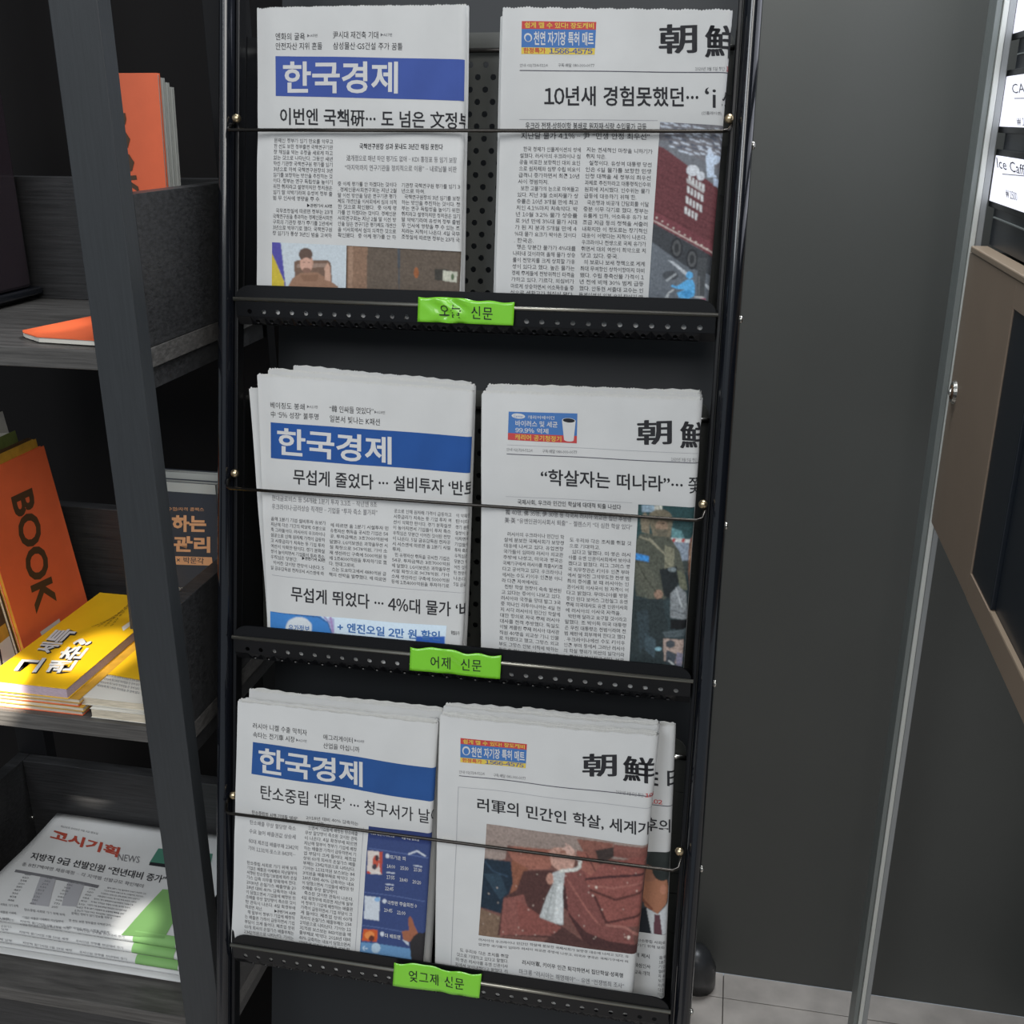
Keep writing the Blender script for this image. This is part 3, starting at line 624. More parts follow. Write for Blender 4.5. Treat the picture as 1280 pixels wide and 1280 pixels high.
TX_BL = '탄소중립 사회로 가기 위해 모든 기업은 배출권 거래제와 지난달부터 시행된 탄소중립기본법에 따라 온실가스 감축 의무를 강화해야 한다. 2030년 온실가스 배출량을 2018년 대비 40% 감축하는 내용이 담겼으면서 기업들에 배정된 탄소배출 무상 할당량이 축소될 것이란 관측이 나온다. 4일 환경부에 따르면 지난해 말부터 정부가 기업에 배정하는 배출권 가격이 급등하면서 기업 부담이 크게 늘었다. 제조업 상위 60개 회사의 온실가스 배출부채는 2342억원으로 나타났다. 기아는 1131억원 포스코는 843억원을 배출부채로 쌓았다. '

for _t in (TX_TL, TX_TR, TX_TR2, TX_ML, TX_MR, TX_MR2, TX_BL):
    for _c in _t:
        if 0xAC00 <= ord(_c) <= 0xD7A3: _cnt[_c] = _cnt.get(_c, 0)+1
def brand_block(s, t, band, word, m, wm='whiteink'):
    px_quad(s, t, 'masthead_band', band, m, .00018, nu=180, nv=12)
    px_text(s, t, 'masthead_lettering', '한국경제', word[0], word[1], word[2], wm, off=.022, res=3, lift=.00042)

WS[0] = 1
# ---- tray 1, left ---------------------------------------------------------
t, s = newspaper('newspaper with violet-blue masthead and photo of seated man, front copy in top tray', pl0, (320,10), (581,6), (576,367), (320,357), r=.0052, n=4, seed=1, wv=WV)
brand_block(s, t, ((343.5,69.8), (581,74), (580,126), (343.5,119.6)), ((353,116.5), (497.5,117), 40), 'band_a')
for a in (('엔화의 굴욕', (344,50), (381,50), 9), ('안전자산 지위 흔들', (344,62), (403,62), 9), ('尹시대 재건축 기대', (417,48.5), (473,48.5), 9), ('삼성물산·GS건설 주가 꿈틀', (417,62), (503,62.5), 9)):
    px_text(s, t, 'teaser_text', *a, 'ink', off=.0)
for a in (('▶A5면', (384,46.5), (397,46.5), 4), ('▶A27면', (476,45.5), (490,45.5), 4)): px_text(s, t, 'teaser_text', *a, 'greyink', res=1)
px_text(s, t, 'headline', '이번엔 국책硏··· 도 넘은 文정부', (349,155.5), (589,162), 21.5, 'headink', off=.017, cuts=True)
px_text(s, t, 'subheading', '국책연구원장 성과 못내도 3년간 해임 못한다', (449,186.5), (553.6,187.5), 7.5, 'ink', off=.012)
px_text(s, t, 'subheading', '法개정으로 매년 하던 평가도 없애 ·· KDI 홍정표 등 임기 보장', (433,201), (571,204), 7.5, 'greyink', off=.004)
px_text(s, t, 'subheading', '“마지막까지 연구기관을 정치적으로 이용” ·· 내로남불 비판', (431,213), (571,215.5), 7.5, 'greyink', off=.004)
body(s, t, TX_TL, (341.6,178), (416,180), (341.5,250), (415,252.6), 11, 5.8, 19, short={10: .8})
px_text(s, t, 'subheading', '▶관련기사 A3면', (384,259), (414.5,260), 4.6, 'ink', off=.01, res=1)
body(s, t, TX_TL[230:], (341.5,266), (415,268), (341,294), (414,297.5), 5, 5.8, 19, indent=(0,))
body(s, t, TX_TL[330:], (422,232.5), (496.5,234), (421.5,296.5), (495,299.5), 10, 5.8, 19)
body(s, t, TX_TL[80:], (503,234.5), (575,236.5), (502,298.5), (574.5,303), 10, 5.8, 18, indent=(2,), short={1: .4})
p = Pic(338, 300, 434, 376, '#b3bcc2')
p.poly([(338,300),(351,300),(360,376),(338,376)], '#4e4a92').poly([(338,312),(343,322),(356,352),(358,376),(338,376)], '#b9a63c')
p.poly([(368,327),(373,325),(409,325),(413,329),(415,358),(369,358)], '#6a5549').poly([(372,330),(409,329),(411,334),(371,335)], '#8a766a')
p.poly([(352,376),(366,348),(376,341),(396,340),(408,348),(422,358),(428,376)], '#8a6b58').poly([(376,344),(398,343),(396,352),(380,352)], '#7c5e4c')
p.ell(383,329,8,12,'#b48e7c').ell(382,318,8.5,8,'#5b4a42').ell(383,331,7,9,'#ba9484').ell(383,338,5,3.5,'#7b5e52').poly([(405,335),(409,328),(412,334),(413,352),(406,350)], '#b59280')
p.ell(380,328,1.6,.8,'#4c3a34').ell(386,328,1.6,.8,'#4c3a34').blur(1).noise(.06,1)
px_pic(s, t, 'news_photo', ((340.3,302.8),(432,306.8),(432,374),(340.3,371)), p, dens=1.3)
p = Pic(430, 304, 578, 380, '#5b5148')
p.poly([(430,304),(459,304),(458,380),(430,380)], '#7d6453').poly([(435,304),(441,304),(440,380),(435,380)], '#8f7563').line([(433,305),(432,380)], 2, '#3f342c')
p.poly([(497,304),(500,304),(499,380),(497,330)], '#474c52').ell(520,341,3,7,'#8a5638').poly([(543,336),(562,337),(562,352),(543,350)], '#3c3a36').poly([(554,338),(572,340),(571,353),(554,351)], '#b2b2a4').ell(566,346,2,4,'#4f5e46')
p.line([(430,306),(578,315)], 2, '#3a332e').blur(1).noise(.10,2)
px_pic(s, t, 'news_photo', ((432.5,307),(577,314.5),(574,378),(432,374)), p)
newspaper('folded newspaper directly behind the violet-blue masthead copy, edge showing at its left', pl0, None, None, None, None, r=.004, n=4, seed=2, uv=s.uv, off=-.0115, du=-.0045, dv=-.0055, wv=None)
newspaper('rearmost folded newspaper in the left half of the top tray', pl0, None, None, None, None, r=.004, n=4, seed=3, uv=s.uv, off=-.0205, du=-.002, dv=.0035)
PAP_TL = s

# ---- shared pieces of the second paper -------------------------------------
def ad_mattress(s, t, q):
    TL, TR, BR, BL = [np.array(p, float) for p in q]
    def at(a, b): return (TL*(1-a)+TR*a)*(1-b)+(BL*(1-a)+BR*a)*b
    ad = MB()
    px_quad(s, t, 'advertisement', (at(0,0),at(1,0),at(1,.24),at(0,.24)), 'red', .0002, 12, 1)
    px_quad(s, t, 'advertisement', (at(0,.24),at(1,.24),at(1,.80),at(0,.80)), 'cyanink', .0002, 12, 2)
    px_quad(s, t, 'advertisement', (at(0,.80),at(1,.80),at(1,1),at(0,1)), 'yellowink', .0002, 12, 1)
    H = np.linalg.norm(BL-TL)
    px_text(s, t, 'advertisement_text', '쉽게 뗄 수 있다! 장도깨비', at(.04,.21), at(.97,.21), H*.18, 'yellowink', off=.02, lift=.0004)
    px_text(s, t, 'advertisement_text', '천연 자기장 특허 매트', at(.17,.73), at(.98,.73), H*.42, 'whiteink', off=.02, lift=.0004)
    px_text(s, t, 'advertisement_text', '한정특가', at(.03,.98), at(.33,.98), H*.17, 'red', off=.02, lift=.0004)
    px_text(s, t, 'advertisement_text', '1566-4575', at(.38,.98), at(.97,.98), H*.165, 'navy_ink', off=.012, lift=.0004)
    px_ell(s, t, 'advertisement', at(.09,.50), 5, 5.5, 'whiteink', .0004); px_ell(s, t, 'advertisement', at(.09,.52), 3.4, 4, 'cyanink', .00055)
def second_paper(s, t, small1, small2, date, k1, k2, hk):
    px_text(s, t, 'small_print', '안내 02)724-5114', *small1, 4.6, 'greyink', res=1); px_text(s, t, 'small_print', '구독·배달 080-900-0077', *small2, 4.6, 'greyink', res=1)
    px_text(s, t, 'small_print', '1920년 3월 5일 창간', *date, 4.8, 'greyink', res=1)
    px_text(s, t, 'masthead_lettering', '朝', *k1, hk, 'headink', off=.030, res=2, lift=.0003)
    px_text(s, t, 'masthead_lettering', '鮮', *k2, hk*1.10, 'headink', off=.026, res=2, lift=.0003, cuts=True)

WS[0] = 2
# ---- tray 1, right --------------------------------------------------------
t, s = newspaper('newspaper with photo of red truck and blue-suited cyclist, front copy in top tray', pl0, (628,9), (916,12), (885,379), (618.5,372), r=.0052, n=4, seed=4, wv=WV)
ad_mattress(s, t, ((652.7,26.7), (745.4,27.3), (743.5,68.5), (652,67.8)))
second_paper(s, t, ((650,84.5),(685,84.5)), ((698,84),(743,84.5)), ((869,88.5),(906,88.5)), ((823.4,67.5),(871.5,66)), ((881,72),(926,73)), 37)
px_text(s, t, 'small_print', '102', (908.5,89), (921,89.5), 6.5, 'red', off=.02)
px_quad(s, t, 'rule', ((650,87.8),(914,90.3),(914,91.6),(650,88.9)), 'ruleink')
px_text(s, t, 'headline', '10년새 경험못했던···', (680.5,132.5), (873,133.5), 25, 'headink', off=.018)
px_text(s, t, 'headline', '‘i', (881,134), (895,135), 25, 'headink')
px_text(s, t, 'headline', '쓰나', (902.5,135), (948,137), 22, 'headink', off=.015, cuts=True)
px_text(s, t, 'small_print', '(인플레이션)', (877,144), (902,144.5), 5, 'greyink', res=1)
px_quad(s, t, 'rule', ((649,149),(822,150.2),(822,150.8),(649,149.6)), 'faint')
px_text(s, t, 'subheading', '우크라 전쟁·상하이항 봉쇄로 원자재·식량 수입물가 급등', (656.6,161.5), (808,163), 9, 'ink', off=.006)
px_text(s, t, 'subheading', '지난달 물가 4.1% ·· 尹 “민생 안정 최우선”', (651,173.5), (812,174.5), 8, 'ink', off=.006)
body(s, t, TX_TR, (650,189), (726,190.5), (638,368.5), (716.6,371.5), 23, 6.1, 17, indent=(0,6,15), short={5: .5, 14: .32})
body(s, t, TX_TR2, (733.5,190), (815.5,192.5), (723.6,371.5), (803.5,374.5), 23, 6.1, 17, indent=(2,8,17), short={1: .3, 7: .8, 16: .58})
p = Pic(805, 150, 915, 380, '#6d7076')
p.poly([(805,150),(915,150),(915,210),(905,215),(830,175),(805,180)], '#6e6d72')
for i in range(16):
    for j in range(7):
        x = 822+i*7+j*3+rng.uniform(-2,2); y = 150+j*6+i*1.1+rng.uniform(-1.5,1.5)
        if x < 915 and (x-822)*.55+150 > y-26: p.poly([(x,y),(x+6,y+1.5),(x+9,y+4),(x+2,y+3)], '#b4bcc8' if rng.random() < .75 else '#565b68')
p.poly([(810,178),(830,185),(902,238),(915,245),(915,270),(892,322),(817,275),(805,268)], '#633a3e')
for k in range(9): p.line([(805,190+k*9.5),(912,243+k*9.5)], 1.0, '#543034', .8)
p.poly([(808,258),(892,305),(895,322),(815,278)], '#704046').line([(812,273),(895,318)], 1.6, '#b9aaa4')
for k in range(12): p.ell(814+k*7, 268+k*4.3, 1.2, 1.0, '#c9c2b8')
for j in range(4):
    for i in range(5):
        if j == 3 and i > 3: continue
        x = 861+i*4.2-j*1.6; y = 219+j*13+i*2.6; p.poly([(x,y),(x+2.8,y+1.4),(x+2.4,y+10),(x-.4,y+8.6)], '#c3c5c6')
p.poly([(858,222),(880,238),(880,242),(858,228)], '#b4b6b6',.7).ell(866,213,8,7,'#c6cad0').ell(876,220,5,6,'#c0c5cc')
p.poly([(882,196),(887,187),(892,193),(904,196),(900,203),(893,206),(893,218),(898,222),(884,222)], '#b8c6d8').ell(887,189,3,3.5,'#c0cbdc').poly([(892,222),(903,225),(902,235),(892,232)], '#aab8cc')
p.poly([(805,290),(850,312),(885,330),(895,380),(805,380)], '#62686f').poly([(812,276),(893,322),(890,345),(856,332),(812,300)], '#3e4145')
for cx, cy in ((846,310),(865,324)):
    p.ell(cx,cy,7.5,13,'#2e3034').ell(cx,cy,5.2,10,'#56585a').ell(cx,cy,3,6,'#35373a')
p.poly([(835,325),(842,327),(862,343),(858,345)], '#b4bac0').poly([(880,353),(890,360),(888,364),(880,357)], '#b0b6bc').ell(838,344,10,6,'#474b50').poly([(832,350),(845,341),(846,343),(834,352)], '#9aa0a4')
p.poly([(872,322),(884,322),(880,372),(872,372)], '#474a4d').line([(874,345),(874,372)], 1.2, '#7d8184')
p.ell(862,344,4.6,4.6,'#5aa0d0').poly([(840,356),(846,358),(858,350),(866,350),(869,358),(868,370),(860,374),(849,372),(846,366),(856,362),(846,361),(839,358)], '#5ba3d4').poly([(850,365),(862,362),(866,368),(858,373)], '#468cc0')
p.line([(830,376),(836,366),(842,362)], 1.6, '#b0b4b6').line([(836,367),(834,376)], 1.4, '#a4a8aa').poly([(868,370),(881,371),(881,373),(868,372)], '#b8b8b8').poly([(876,373),(882,373),(882,379),(876,379)], '#8c4c60')
p.blur(2).noise(.10,2)
px_pic(s, t, 'news_photo', ((825,152),(915,157.5),(886,386),(810,381)), p, dens=1.25)
newspaper('folded newspaper behind the red truck front page, edge showing at its left', pl0, None, None, None, None, r=.004, n=4, seed=5, uv=s.uv, off=-.0115, du=-.0045, dv=-.0045)
newspaper('rearmost folded newspaper in the right half of the top tray', pl0, None, None, None, None, r=.0045, n=4, seed=6, uv=s.uv, off=-.021, du=-.001, dv=.0025)

WS[0] = 3
# ---- tray 2, left ---------------------------------------------------------
t, s = newspaper('newspaper with bright blue masthead and blue fuel advertisement at its foot', pl1, (321,469), (592,489), (577.5,802), (333,788), r=.0048, n=4, seed=7, wv=WV-.004)
brand_block(s, t, ((338.4,527.7), (591,546.3), (588.5,591.8), (338.4,572.6)), ((347,568.5), (489,581), 34.5), 'band_b')
for a in (('베이징도 봉쇄', (338.4,510), (381,512.5), 8), ('中 ‘5% 성장’ 불투명', (339,521.5), (398,525), 8), ('“韓 인싸들 멋있다”', (411.5,515), (466.7,518.5), 8.5), ('일본서 빛나는 K패션', (412,527.5), (474.5,532), 8.5)):
    px_text(s, t, 'teaser_text', *a, 'ink')
for a in (('▶A10면', (384,510), (397,511), 4), ('▶A18면', (468,517), (481,518), 4)): px_text(s, t, 'teaser_text', *a, 'greyink', res=1)
px_text(s, t, 'headline', '무섭게 줄었다 ··· 설비투자 ‘반토막’', (366.5,605), (615,622.5), 19, 'headink', off=.015, cuts=True)
px_text(s, t, 'subheading', '현대글로비스 등 54개社 1분기 투자 3.3조 ·· 작년엔 8조', (339,626), (471,634.5), 7.2, 'greyink', off=.004)
px_text(s, t, 'subheading', '우크라이나·금리상승 직격탄 ·· 기업들 “투자 축소 불가피”', (339,637), (471.5,644.5), 7.2, 'greyink', off=.004)
body(s, t, TX_ML, (338,651), (408,656), (336.5,713), (405,719.5), 10, 5.1, 19, indent=(8,), short={7: .5})
px_text(s, t, 'subheading', '▶관련기사 A3면', (377.5,700), (406.7,702.5), 4.6, 'ink', off=.01, res=1)
body(s, t, TX_ML[180:], (414,658), (485.5,663), (411.5,720), (482.5,727), 10, 5.1, 19, indent=(8,), short={7: .45})
body(s, t, TX_ML[60:], (492,641.5), (564,646.5), (489.5,729), (561,735.5), 14, 5.1, 19, indent=(8,), short={7: .16})
body(s, t, TX_ML[100:], (570,647), (588,648.5), (566.5,733), (582,735), 13, 5.1, 5)
px_quad(s, t, 'rule', ((338,719.6),(582,742.2),(582,742.7),(338,720.1)), 'faint')
px_text(s, t, 'headline', '무섭게 뛰었다 ··· 4%대 물가 ‘비상’', (363,751.5), (607,775.5), 18.5, 'headink', off=.015, cuts=True)
p = Pic(330, 760, 560, 812, '#c3d3df')
p.poly([(330,760),(400,770),(410,778),(416,790),(420,812),(330,812)], '#3d78b8').line([(338,765),(398,771.5),(410,779),(417,800)], 1, '#37496a')
p.poly([(410,772),(418,774),(418,800),(412,784)], '#9fa0c4').line([(404,770),(412,779)], 2, '#8e86b0').line([(413,772),(416,790)], 2, '#9a7fae')
p.ell(373.5,784.5,16.5,13,'#c2c8cc').poly([(520,795),(556,796),(556,806),(520,804)], '#2e58a6').blur(1).noise(.03)
px_pic(s, t, 'advertisement', ((336,765.5),(558,782.5),(556,812),(337,800)), p)
px_text(s, t, 'advertisement_text', '유가정보', (360.5,789), (387,790.5), 8.5, 'cyanink', off=.012, lift=.0005)
px_text(s, t, 'advertisement_text', '+ 엔진오일 2만 원 할인', (421.5,789.5), (550,801), 12, 'cyanink', off=.024, lift=.0005)
px_text(s, t, 'small_print', '휘발유가', (563.5,793.5), (574,794.5), 5, 'ink', off=.01, res=1)
newspaper('askew folded newspaper peeking out at the left behind the blue fuel advertisement copy', pl1, (304,488), (560,505), (577,802), (327.5,788), r=.003, n=3, seed=8, off=-.0105, vbot=-.015)
newspaper('folded newspaper standing slightly taller behind the bright blue masthead copy', pl1, (325,466), (589,487), (577.5,802), (333,788), r=.0045, n=4, seed=9, off=-.017, dv=.0008)
newspaper('loose thin newspaper at the very back of the middle tray, tallest of its pile', pl1, (352,466), (580,488), (574,802), (345,788), r=.0025, n=3, seed=10, off=-.030, dv=.0035)

WS[0] = 4
# ---- tray 2, right --------------------------------------------------------
t, s = newspaper('newspaper with soldier photo and air purifier advertisement, front copy in middle tray', pl1, (602,491), (878,500), (854.5,833), (601,808), r=.0055, n=4, seed=11, wv=WV)
q = ((635.8,514.5), (721.6,517), (720.8,554.3), (635,549.5))
px_quad(s, t, 'advertisement', q, 'cyanink', .0002, 12, 2)
px_quad(s, t, 'advertisement', ((635.2,541), (721,545), (720.8,554.3), (635,549.5)), 'red', .0003, 12, 1)
px_ell(s, t, 'advertisement', (648,520), 8.5, 3.2, 'whiteink', .0004)
px_text(s, t, 'advertisement_text', 'Carrier', (642,521.5), (654,522), 3.2, 'cyanink', res=1, lift=.0006)
px_text(s, t, 'advertisement_text', '캐리어에어컨', (660,523.6), (693,524.6), 4.5, 'whiteink', off=.01, lift=.0004, res=1)
px_text(s, t, 'advertisement_text', '바이러스 및 세균', (644.5,532.6), (697,534.5), 7.4, 'whiteink', off=.012, lift=.0004)
px_text(s, t, 'advertisement_text', '99.9% 억제', (644.5,540.5), (685.5,542.3), 6.6, 'whiteink', off=.012, lift=.0004)
px_text(s, t, 'advertisement_text', '캐리어 공기청정기', (644,549.3), (701.5,552.4), 7, 'yellowink', off=.012, lift=.0004)
g = MB(); px_quad(s, t, 'advertisement', ((702.5,526), (719.5,526.8), (717,550), (705,549.5)), 'whiteink', .00045, 4, 2)
px_ell(s, t, 'advertisement', (711,550), 6, 2, 'whiteink', .00045); px_ell(s, t, 'advertisement', (711,526), 8.6, 3.4, 'whiteink', .0005); px_ell(s, t, 'advertisement', (711,525.6), 7.4, 2.6, 'ink', .0006)
second_paper(s, t, ((633.5,564),(666,565.5)), ((678,566),(721,568)), ((839,576),(872,577.5)), ((796,556),(840,555)), ((850,560),(890,563)), 31)
px_quad(s, t, 'rule', ((633.7,566.6),(875,578.5),(875,579.6),(633.7,567.6)), 'ruleink'); px_quad(s, t, 'rule', ((634,555.6),(873,566.8),(873,567.2),(634,556)), 'faint')
px_text(s, t, 'headline', '“학살자는 떠나라”···', (676,606.5), (853.5,616), 20.5, 'headink', off=.015)
px_text(s, t, 'headline', '쫓겨', (860.5,616.5), (896,619), 20.5, 'headink', off=.005, cuts=True)
px_quad(s, t, 'rule', ((632.4,620),(790,628.5),(790,628.9),(632.4,620.4)), 'faint')
px_text(s, t, 'subheading', '국제사회, 우크라 민간인 학살에 대대적 퇴출 나섰다', (647,630.8), (776,638), 7, 'ink', off=.008)
px_text(s, t, 'subheading', '獨 40명, 佛 35명, 伊 30명 등 각국서 러시아 외교관 집단 추방령', (632,643.5), (788.5,653.5), 6.8, 'greyink', off=.006)
px_text(s, t, 'subheading', '美·英 “유엔인권이사회서 퇴출” ·· 젤렌스키 “더 심한 학살 있다”', (631,653.3), (790,663), 6.8, 'greyink', off=.006)
body(s, t, TX_MR, (631,669.5), (705,674.5), (623,815), (698,821.5), 21, 5.4, 17, indent=(0,9), short={8: .62})
body(s, t, TX_MR2, (712,677.5), (788.7,682.5), (704.5,822), (780,828.5), 21, 5.4, 17, indent=(2,13), short={1: .5, 12: .9})
p = Pic(780, 625, 885, 840, '#2f3b3e')
p.poly([(780,625),(885,625),(885,680),(780,680)], '#2c4648').poly([(802,632),(818,632),(818,641),(802,641)], '#8a9fae').poly([(818,632),(828,632),(828,638),(818,638)], '#b8b8ae')
p.poly([(840,660),(852,664),(856,674),(840,674)], '#5d8488').poly([(838,676),(870,674),(870,705),(852,703),(838,700)], '#7c8794').poly([(838,702),(870,700),(872,715),(840,716)], '#39403e')
p.poly([(836,672),(866,675),(866,679),(836,677)], '#b9bcbb')
for x in (841,853,864): p.poly([(x,673.5),(x+4,674),(x+2,678),(x-2,677.5)], '#a84a4a')
p.poly([(795,676),(800,668),(835,668),(850,690),(856,715),(840,742),(826,752),(795,745),(790,700)], '#4e5148').poly([(800,650),(806,640),(812,650),(812,668),(802,666)], '#7a7160')
p.ell(825,648,15,11,'#6d6758').poly([(810,648),(841,650),(838,672),(816,670)], '#6f6858').ell(827,658,8,7,'#8a7664').poly([(818,662),(835,662),(834,670),(822,670)], '#5e5a4e').line([(811,649),(841,652)], 2, '#4d4a40')
p.ell(829,655,2.2,1,'#3b332c').line([(812,674),(838,700),(830,715)], 2.4, '#8d8a78').line([(800,672),(812,676),(828,690)], 2.4, '#858270').poly([(831,682),(843,686),(842,708),(831,712)], '#7b7a68')
p.poly([(794,692),(811,696),(811,703),(794,700)], '#3f86c8').poly([(794,703),(810,705),(826,738),(824,752),(812,748),(796,725)], '#55574d')
p.ell(823,743,5.5,6,'#8b7262').line([(795,700),(806,722),(820,740)], 1.2, '#35382f').poly([(824,712),(846,708),(850,725),(838,748),(830,745)], '#23282a').ell(840,712,5,3,'#6f797c').poly([(846,712),(856,718),(860,738),(850,736)], '#5f6252')
p.poly([(788,750),(828,748),(836,790),(832,838),(784,832)], '#2b3436').poly([(795,765),(810,762),(812,800),(800,815)], '#323d42').poly([(806,790),(820,800),(818,822),(806,812)], '#3d4b52')
p.poly([(838,742),(848,732),(858,742),(861,775),(838,772)], '#7c8184').line([(845,735),(852,758)], 2, '#a6abae').line([(838,762),(858,768)], 1.5, '#5a6064').poly([(838,774),(862,775),(858,788),(838,786)], '#17191b')
p.poly([(861,680),(872,664),(880,670),(872,725),(864,740),(860,715)], '#6e5448').poly([(866,684),(871,682),(866,712),(862,715)], '#a87e62').line([(868,670),(862,700)], 1.6, '#b8a08c')
p.poly([(829,798),(855,800),(853,832),(830,826)], '#9d8b82').ell(838,805,6,5,'#40464c').poly([(833,812),(846,818),(843,832),(832,828)], '#414850').poly([(846,815),(854,818),(852,834),(845,832)], '#7d7a8c')
p.ell(823,811,4,2.4,'#7aa0ac').line([(836,826),(842,831)], 2, '#b4b8b8').poly([(828,790),(860,786),(856,796),(832,797)], '#4a5458').blur(2).noise(.16,2)
px_pic(s, t, 'news_photo', ((797.8,630.8),(870,634.5),(856,840),(786.5,832)), p, dens=1.25)
for k, (dv, off) in enumerate(((-.001, -.0125), (.001, -.0215), (.0025, -.031))):
    newspaper(('second copy from the front in the pile behind the soldier front page', 'third copy from the front in the pile behind the soldier front page', 'rearmost copy of the pile behind the soldier front page')[k], pl1, None, None, None, None, r=.0042, n=4, seed=12+k, uv=s.uv, off=off, du=-.001*k, dv=dv, group='newspapers stacked behind the soldier front page')

WS[0] = 5
# ---- tray 3, left ---------------------------------------------------------
t, s = newspaper('newspaper with deep blue masthead and navy cinema advertisement, bottom tray', pl2, (296.5,877), (547,904), (529,1202), (288,1168), r=.0046, n=4, seed=20, wv=WV-.002)
brand_block(s, t, ((315.8,927.8), (546,960.8), (544.5,1003), (314,967.5)), ((323,966), (453,984.5), 31.5), 'band_c')
for a in (('러시아 니켈 수출 막히자', (316,910.8), (383.5,919.8), 7.4), ('속타는 전기車 시장', (316,922), (368,928.5), 7.4), ('애그리게이터', (404,924.6), (440.6,929.4), 7), ('산업을 아십니까', (404,935.6), (449,941), 7.2)):
    px_text(s, t, 'teaser_text', *a, 'ink')
for a in (('▶A10면', (370,927), (383,928.5), 3.6), ('▶A14면', (443,927.5), (455,929), 3.6)): px_text(s, t, 'teaser_text', *a, 'greyink', res=1)
px_text(s, t, 'headline', '탄소중립 ‘대못’ ··· 청구서가 날아', (326,998.5), (553,1032), 18, 'headink', off=.006, cuts=True)
px_text(s, t, 'subheading', '탄소중립법 시행·기업들 ‘비상’', (315,1018), (372,1026), 5.6, 'ink', off=.006)
for i, (tx, x1, y1) in enumerate((('탄소배출 무상 할당량 축소', 370, 1038), ('수요 늘어 배출권값 상승세', 370, 1048.3), ('60대 제조업 배출부채 2342억', 373, 1061.8), ('기아 1131억·포스코 843억···', 370, 1070.2))):
    px_text(s, t, 'subheading', tx, (312.4-i*.6, (1030.4, 1041, 1053, 1062)[i]), (x1, y1), 5.6, 'greyink', off=.004)
body(s, t, TX_BL, (309,1080.5), (371.6,1087.5), (304.6,1173), (366.5,1182), 16, 4.9, 18, short={9: .35}, indent=(10,))
px_text(s, t, 'subheading', '▶관련기사 A3면', (343,1141), (369,1144.5), 4.2, 'ink', off=.01, res=1)
body(s, t, TX_BL[90:], (382.5,1024.5), (447.5,1033), (373.5,1180), (437.6,1189), 26, 4.9, 18, indent=(2,15), short={1: .35, 14: .7})
px_quad(s, t, 'rule', ((453.8,1035),(454.3,1035),(444.3,1192),(443.8,1192)), 'faint', nu=1, nv=8)
p = Pic(444, 1026, 548, 1205, '#35436e')
def c6(x, y): return (440+x*.15625, 1010+y*.15625)
p.poly([c6(120,140),c6(660,200),c6(660,300),c6(120,240)], '#2a3765')
for a, b in (((130,320),(610,400)), ((95,675),(580,750)), ((80,940),(400,995))): p.line([c6(*a), c6(*b)], .7, '#6577a4', .8)
p.line([c6(455,370), c6(520,345), c6(585,382)], 2, '#b9bfc8')
p.poly([c6(128,338),c6(246,352),c6(236,535),c6(120,525)], '#c4bab4').poly([c6(215,352),c6(246,352),c6(236,530),c6(222,525)], '#a84a3e').ell(*c6(190,430),4,8,'#b0503f').ell(*c6(200,400),2.4,4,'#41343a').ell(*c6(180,470),3,3.5,'#413c44').poly([c6(120,505),c6(150,508),c6(150,527),c6(120,525)], '#b04438').line([c6(145,510), c6(222,520)], 1.6, '#c8c4c0')
p.poly([c6(102,705),c6(222,722),c6(210,908),c6(95,888)], '#b9c0c8').ell(*c6(200,738),3.5,3,'#7fa6cc')
p.poly([c6(90,970),c6(205,980),c6(198,1075),c6(80,1060)], '#b4522c').ell(*c6(140,1020),6,5,'#d08048').ell(*c6(155,1045),3.5,3.5,'#5a2e28')
p.poly([c6(70,1070),c6(490,1130),c6(485,1240),c6(60,1200)], '#5f86ac').ell(*c6(190,1122),5.6,6.2,'#a3b8c8')
p.poly([c6(395,990),c6(452,985),c6(448,890),c6(462,870),c6(478,890),c6(498,950),c6(525,1000),c6(490,1060),c6(450,1075),c6(410,1060)], '#8f5a44').poly([c6(460,1080),c6(490,1030),c6(530,1000),c6(600,1010),c6(600,1260),c6(478,1260)], '#2c2a2c').poly([c6(400,1055),c6(450,1075),c6(455,1105),c6(420,1080)], '#a9b4c0')
p.line([c6(88,1120), c6(124,1124)], 1.2, '#b7c8d6').line([c6(100,1106), c6(87,1120), c6(100,1136)], 1.2, '#b7c8d6')
for x, y in ((283,385),(256,752),(239,1013)): p.ell(*c6(x,y),2.6,2.8,'#b9bfc8')
for x, y in ((525,464),(306,522),(298,618)): p.line([c6(x-30,y-4), c6(x+30,y+4)], 1.4, '#b9bfc8')
p.blur(1).noise(.05)
px_pic(s, t, 'advertisement', ((460.6,1033),(541,1042.5),(529,1208),(449.5,1197)), p, dens=1.25)
for tx, x0, y0, x1, y1, h in (('CGV 용산아이파크몰', 148, 215, 340, 240, 22), ('4월 4일 월요일', 395, 252, 535, 268, 24), ('뜨거운 피', 306, 408, 428, 424, 34), ('14:00', 278, 480, 345, 488, 30), ('15:30', 385, 495, 452, 503, 30), ('15:30', 493, 505, 560, 513, 30), ('17:55', 275, 570, 340, 578, 30), ('18:40', 378, 590, 445, 598, 30), ('20:20', 483, 605, 553, 613, 30), ('22:45', 262, 662, 330, 670, 30),
        ('극장판 주술회전 0', 280, 780, 518, 805, 34), ('19:45', 253, 836, 320, 845, 30), ('21:00', 357, 856, 425, 864, 30), ('더 배트맨', 262, 1040, 385, 1056, 34)):
    px_text(s, t, 'advertisement_text', tx, c6(x0, y0), c6(x1, y1), h*.15625, 'whiteink', off=.012, res=1, lift=.0005)
newspaper('folded newspaper behind the navy cinema advertisement copy, sticking out at its left', pl2, None, None, None, None, r=.004, n=4, seed=21, uv=s.uv, off=-.011, du=-.004, dv=-.003)
